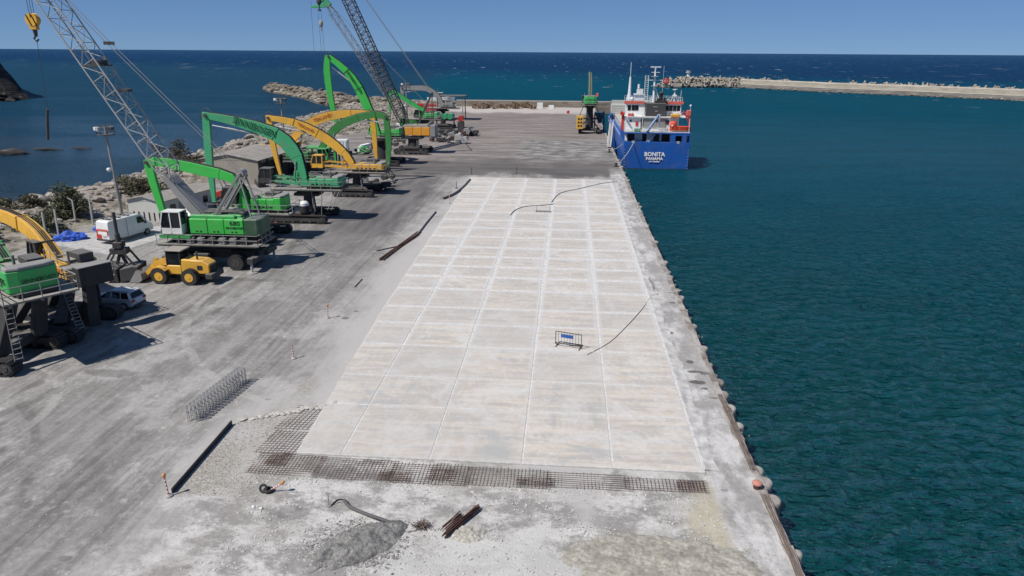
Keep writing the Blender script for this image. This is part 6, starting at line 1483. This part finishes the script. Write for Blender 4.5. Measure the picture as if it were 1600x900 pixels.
# gravel and rubble scattered over the broken ground
base_r = [rock_mesh(600+i, M['conc'], .6, 1) for i in range(4)]
def scatter(name, n, fx, smin, smax, m, seed, label=None):
    r_ = random.Random(seed); V = []; F = []; o = 0
    bs = []
    for k in range(5):
        a = [Vector((r_.uniform(-1, 1), r_.uniform(-1, 1), r_.uniform(-.4, .8))).normalized() for _ in range(6)]
        bm = bmesh.new(); [bm.verts.new(v) for v in a]; bmesh.ops.convex_hull(bm, input=bm.verts); bm.verts.ensure_lookup_table()
        for i_, v in enumerate(bm.verts): v.index = i_
        bs.append(([v.co.copy() for v in bm.verts], [tuple(v.index for v in f.verts) for f in bm.faces])); bm.free()
    for i in range(n):
        p = fx(r_)
        if p is None: continue
        s = smin*(smax/smin)**(r_.random()**2); bv, bf = r_.choice(bs); a = r_.uniform(0, 6.28); ca, sa = math.cos(a), math.sin(a)
        V.extend([(p[0]+(v.x*ca-v.y*sa)*s, p[1]+(v.x*sa+v.y*ca)*s, p[2]+v.z*s*.7) for v in bv]); F.extend([tuple(q+o for q in f) for f in bf]); o += len(bv)
    me = bpy.data.meshes.new(name); me.from_pydata(V, [], F); me.materials.append(m); return link(name, me, None, 'stuff', label, 'gravel' if label else None)
GM = simple('crushed_limestone', (.45, .44, .425), .95, 0, .35, 9, .3); GM2 = simple('brown_gravel', (.33, .30, .26), .95, 0, .35, 9, .3)
def in_front(r_):
    x = r_.uniform(-17, 8); y = 20.5+(30.6-20.5)*r_.random()
    if noise.noise(Vector((x*.4, y*.4, 2)))+.35*noise.noise(Vector((x*1.4, y*1.4, 6))) < r_.uniform(-.25, .35): return None
    return (x, y, .0)
scatter('rubble', 15000, in_front, .018, .11, GM, 1, 'pale crushed rubble strewn over the broken ground in front of the mesh')
scatter('gravel', 4200, lambda r_: (-19.0+3.8*r_.random()**1.3, r_.uniform(28.6, 36.6), .0), .015, .06, GM2, 2, 'brown gravel filling the pit beside the black board')
scatter('pavement_grit', 500, lambda r_: (r_.uniform(-26, -10), r_.uniform(24, 44), .0), .02, .06, GM, 3, 'scattered grit on the near yard')
def mound(X, Y, rx, ry, h, m, name, label, seed, res=70, rough=.6, rot=0):
    mb = MB(); vs = []
    for j in range(res+1):
        for i in range(res+1):
            u, v = i/res*2-1, j/res*2-1; x, y = u*rx*1.25, v*ry*1.25; q = (u*u+v*v)*1.5
            e = max(0, 1-q-.55*noise.noise(Vector((u*2, v*2, seed)))-.4*noise.noise(Vector((u*5, v*5, seed+3)))); z = h*e**.8*(1+rough*noise.noise(Vector((x*1.6, y*1.6, seed))))+(.05*noise.noise(Vector((x*6, y*6, seed))) if e > 0 else -.06)-.015
            vs.append((x, y, z))
    n = res+1; mb.add(vs, [(j*n+i, j*n+i+1, (j+1)*n+i+1, (j+1)*n+i) for j in range(res) for i in range(res)]); o = mb.build(name, m, label=label, cat='heap', kind='stuff'); o.location = (X, Y, 0); o.rotation_euler = (0, 0, rot); return o
def grit_mat(name, a, b, sc=9):
    n = NT(name); f = n.noise(n.pos, sc, 6, .8); g = n.noise(n.pos, 1.2, 4); c = n.mix(n.ramp(f, .35, .65), a, b); c = n.mix(n.ramp(g, .4, .65, 0, .5), c, tuple(x*.65 for x in a)); return n.fin(c, .95, n.bump(f, .9, .06))
mound(-8.75, 25.7, 2.3, 1.15, .3, grit_mat('dark_gravel', (.14, .137, .132), (.34, .333, .32)), 'gravel_heap', 'dark grey gravel heap with a ragged edge beside the thick black hose', 1, rot=.75)
mound(4.6, 25.6, 4.2, 1.9, .13, grit_mat('yellowish_sand', (.28, .262, .225), (.47, .45, .39), 4), 'sand_heap', 'low grey and yellow sand heap near the bottom right of the quay', 3)
mound(-4.0, 26.8, .9, .6, .14, grit_mat('pale_rubble', (.36, .345, .30), (.55, .53, .47), 8), 'rubble_heap', 'small pale rubble pile under the rusty bar bundle', 4)
# hoses
def hose(pts, r, m, label, name='hose', z=None):
    P = [Vector((p[0], p[1], (p[2] if len(p) > 2 else r)+.0)) for p in pts]; out = []
    for i in range(len(P)-1):
        a = P[max(0, i-1)]; b = P[i]; c = P[i+1]; d = P[min(len(P)-1, i+2)]
        for k in range(5):
            t_ = k/5; out.append(.5*((2*b)+(c-a)*t_+(2*a-5*b+4*c-d)*t_*t_+(3*b-a-3*c+d)*t_**3))
    out.append(P[-1]); mb = MB(); mb.tube(out, r, 7); return mb.build(name, m, label=label, cat='hose')
hose([(-10.35, 28.7), (-9.9, 28.2), (-9.1, 27.8), (-8.3, 27.35, .2), (-7.7, 27.2, .12), (-7.05, 27.2)], .085, M['hose'], 'thick dark grey hose end beside the gravel heap')
hose([(-10.9, 28.3), (-10.75, 28.75, .05), (-10.5, 28.85), (-10.3, 28.75)], .03, M['rubber'], 'thin black cable looped between the metal stake and thick hose', 'cable')
hose([(11.0, 62.9, .1), (9.6, 62.4), (8.2, 61.6), (6.9, 57.6, .17), (5.1, 53.0, .17), (3.6, 49.7, .17), (1.9, 47.3, .17)], .035, M['rope'], 'pale grey hose curving from the quay edge across the pavement')
hose([(8.7, 120.6, .15), (6.0, 118.4, .15), (2.7, 113.9, .15), (-.8, 109.0, .15), (-2.0, 101.9, .15)], .05, M['hose'], 'long thin hose curving from the far right corner of the pavement')
hose([(-1.6, 100.8, .15), (-3.0, 99.7, .15), (-5.5, 98.6, .15), (-6.9, 95.9, .15), (-7.3, 92.6, .15)], .05, M['hose'], 'short curled hose near the middle of the far pavement')
hose([(-16.4, 119.6), (-16.6, 112), (-17.2, 106.4), (-18.2, 103)], .17, M['hose'], 'thick grey hose along the far left edge of the pavement')
hose([(-17.7, 94.0), (-17.7, 88), (-17.6, 82.0)], .1, M['hose'], 'straight grey pipe beyond the timber bundle at the pavement edge')
hose([(-19.4, 63.6), (-19.4, 61.2)], .05, M['hose'], 'short grey rod lying on the yard near the pavement edge')
hose([(-18.6, 76), (-20.6, 73.6)], .07, M['hose'], 'short grey pipe left of the rusty bar bundle')
# long bundle of rusty bars
t = thing('bar_bundle', 'long dark bundle of rusty steel bars at the left edge of the pavement', 'bar bundle', (0, 0, 0)); r_ = random.Random(4)
for i in range(16):
    a = Vector((-19.2+r_.uniform(-.3, .3), 70.7+r_.uniform(-.8, .5), .04+.05*(i % 4))); b = Vector((-17.6+r_.uniform(-.3, .25), 82.0+r_.uniform(-1, .8), .04+.05*(i % 4))); mb = MB(); mb.bar(a, b, .06); mb.build('bar', M['rust'], t)
# two short rebar bundles in the foreground
for n_, (a0, b0, k, lb) in enumerate([((-5.0, 26.4), (-3.75, 28.6), 16, 'thick dark brown bundle of short rebar lying on pale rubble'), ((-5.15, 26.9), (-4.55, 28.2), 7, 'thinner brown rebar bundle left of the thick one')]):
    t = thing('rebar_bundle', lb, 'rebar bundle', (0, 0, 0)); r_ = random.Random(30+n_)
    for i in range(k):
        dx = r_.uniform(-.12, .12); mb = MB(); mb.bar((a0[0]+dx, a0[1]+r_.uniform(-.1, .15), .12+.035*(i % 5)), (b0[0]+dx, b0[1]+r_.uniform(-.2, .15), .12+.035*(i % 5)), .035); mb.build('bar', M['rust'], t)
mb = MB(); r_ = random.Random(8)
for i in range(70): p = Vector((r_.gauss(0, .16), r_.gauss(0, .13), r_.uniform(.03, .25))); d = Vector((r_.uniform(-1, 1), r_.uniform(-1, 1), r_.uniform(-.3, .3))).normalized()*r_.uniform(.1, .35); mb.bar(p-d, p+d, .018)
o = mb.build('wire_tangle', M['rebar'], label='tangle of brown tying wire left of the rebar bundles', cat='wire', kind='stuff'); o.location = (-6.2, 27.1, 0)
t = thing('metal_stake', 'thin grey metal stake with a cross bar beside the black cable', 'stake', (-11.0, 28.3, 0)); mb = MB(); mb.cyl((0, 0, 0), (0, 0, .75), .02, n=6); mb.cyl((0, 0, 0), (0, 0, .05), .12, n=10); mb.build('post', M['grey'], t); mb = MB(); mb.bar((-.12, 0, .75), (.12, 0, .75), .025); mb.build('cross_bar', M['grey'], t)
for i, (x, y) in enumerate([(-14.6, 27.9), (-14.2, 27.8), (-10.4, 25.0)]):
    link('pale_stone', rock_mesh(700+i, M['white'], .7, 1), None, None, ['small white stone left of the toppled delineator', 'small white stone just in front of the toppled delineator', 'white stone left of the dark gravel heap'][i], 'stone', None, (x, y, .05), (0, 0, 1), .1)
# crowd barriers on the pavement
def barrier(X, Y, rz, label, fallen=False):
    t = thing('crowd_barrier', label, 'barrier', (X, Y, .115), rz); w, h = 2.0, 1.15
    mb = MB(); 
    for a, b in [((-w/2, 0, .1), (-w/2, 0, h)), ((w/2, 0, .1), (w/2, 0, h)), ((-w/2, 0, h), (w/2, 0, h)), ((-w/2, 0, .22), (w/2, 0, .22))]: mb.bar(a, b, .045)
    mb.build('frame', M['dark'], t)
    for i in range(8): mb = MB(); x = lerp(-w/2, w/2, (i+1)/9); mb.bar((x, 0, .22), (x, 0, h), .022); mb.build('bar', M['dark'], t)
    for sx in (-1, 1): mb = MB(); mb.bar((sx*w*.45, -.3, .03), (sx*w*.45, .75, .03), .05); mb.bar((sx*w*.45, 0, .03), (sx*w*.45, 0, .3), .05); mb.build('foot', M['dark'], t)
    if not fallen:
        mb = MB(); mb.box((-.1, -.03, .86), (.95, .03, .26)); o = mb.build('sign', simple('blue_sign', (.02, .09, .32), .5), t)
        mb = MB(); mb.bar((0, .3, .05), (.9, .5, .05), .06); mb.bar((-w*.45, .75, .03), (w*.45, .75, .03), .04); mb.build('rear_strut', M['dark'], t)
    else: t.rotation_euler = (R(82), 0, rz)
    return t
barrier(.55, 48.6, R(-17), 'standing metal crowd barrier with a small blue sign on the pavement')
barrier(-3.0, 96.0, 0, 'fallen metal crowd barrier lying on the far pavement', True)
# edge things
t = thing('bollard', 'faded pink capped bollard at the quay edge near the bottom right', 'bollard', (10.15, 31.6, .04)); mb = MB(); mb.cyl((0, 0, 0), (0, 0, .22), .17, .19, 14); mb.build('stem', M['rust'], t); mb = MB(); mb.ball((0, 0, .28), (.26, .26, .15), 16, 8); mb.build('cap', M['pinkc'], t)
t = thing('edge_bar_bundle', 'long rusty bar bundle running along the very edge of the near quay', 'bar bundle', (0, 0, 0)); r_ = random.Random(14)
for k, (ya, yb) in enumerate([(33.2, 41.9), (24.0, 31.0)]):
    for i in range(6): x = 10.25+i*.055+(0 if k == 0 else -.02); mb = MB(); mb.tube([(x+r_.uniform(-.03, .03), lerp(ya, yb, j/6)+r_.uniform(-.1, .1)*(j == 0), .09+.03*(i % 2)) for j in range(7)], .022, 5); mb.build('bar', M['rebar'], t)
for i, (x, y, s) in enumerate([(9.3, 46.9, .5), (9.4, 45.3, .3), (8.3, 43.7, .45)]): pass
def around(cx, cy, rx, ry, jit):
    def f(r_):
        a = r_.uniform(0, 2*PI); k = r_.gauss(.8, jit); return (cx+rx*k*math.cos(a), cy+ry*k*math.sin(a), .0)
    return f
scatter('heap_stones', 2600, around(-8.75, 25.7, 1.95, 1.45, .3), .02, .1, simple('dark_gravel_stones', (.22, .217, .21), .95, 0, .3, 5), 31, 'loose grey stones spilling round the dark gravel heap')
scatter('sand_stones', 2600, around(4.6, 25.8, 4.2, 2.0, .3), .015, .06, simple('sandy_stones', (.34, .33, .29), .95, 0, .3, 5), 32, 'small sandy stones spilling round the low yellow sand heap')
scatter('mesh_rubble', 2200, lambda r_: (r_.uniform(-16, 7.5), r_.gauss(30.4, .25), .0), .02, .07, GM, 33, 'line of pale rubble along the front of the rebar mesh')
scatter('edge_crumbs', 260, lambda r_: (r_.gauss(9.8, .5), r_.uniform(22, 70), .0), .02, .07, GM2, 34, 'brown crumbs of concrete along the quay edge')
# loose gear on the ship's decks
sh = bpy.data.objects['cargo_ship']; r_ = random.Random(77)
for i in range(26):
    k = i % 4
    x, y, z = [(r_.uniform(-6, 2), r_.uniform(.5, 1.9), 4.3), (r_.uniform(-6, 6), r_.uniform(.7, 3.6), 7.6), (r_.uniform(-6, 6), r_.uniform(3.9, 5), 10.4), (r_.uniform(-5.5, 5.5), r_.uniform(8, 12.5), 13.05)][k]
    if k == 1 and 2.2 < x: continue
    mb = MB(); h = r_.uniform(.3, .9); 
    if i % 3: mb.box((x, y, z+h/2), (r_.uniform(.25, .8), r_.uniform(.25, .6), h)); mb.build('deck_box', M[r_.choice(['white', 'lgrey', 'dark', 'grey', 'white', 'salmon'])], sh, bevel=.03)
    else: mb.cyl((x, y, z), (x, y, z+h*1.2), .16, n=8); mb.ball((x, y, z+h*1.25), .26, 8, 5); mb.build('vent_head', M[r_.choice(['white', 'lgrey', 'dark'])], sh)
for x in (-6.6, -3.2, 2.4, 6.4): mb = MB(); mb.bar((x, .5, 7.6), (x, .5, 10.3), .1); mb.build('deck_stanchion', M['white'], sh)
for z in (8.1, 8.6): mb = MB(); mb.bar((-6.6, .25, z), (2.4, .25, z), .05); mb.build('guard_wire', M['lgrey'], sh)
for x in (-6.75, 6.75):
    mb = MB()
    for i in range(7): mb.bar((x+(.12 if x < 0 else -.12), -.28, .3+i*.62), (x+(.12 if x < 0 else -.12)+.22*(1 if x < 0 else -1), -.28, .3+i*.62), .09, .02)
    mb.build('draught_mark', M['text_white'], sh)
mb = MB(); mb.box((0, -.27, -.02), (13.0, .02, .35)); mb.build('waterline_stain', simple('waterline_growth', (.02, .035, .03), .9, 0, .4, 1.5), sh)
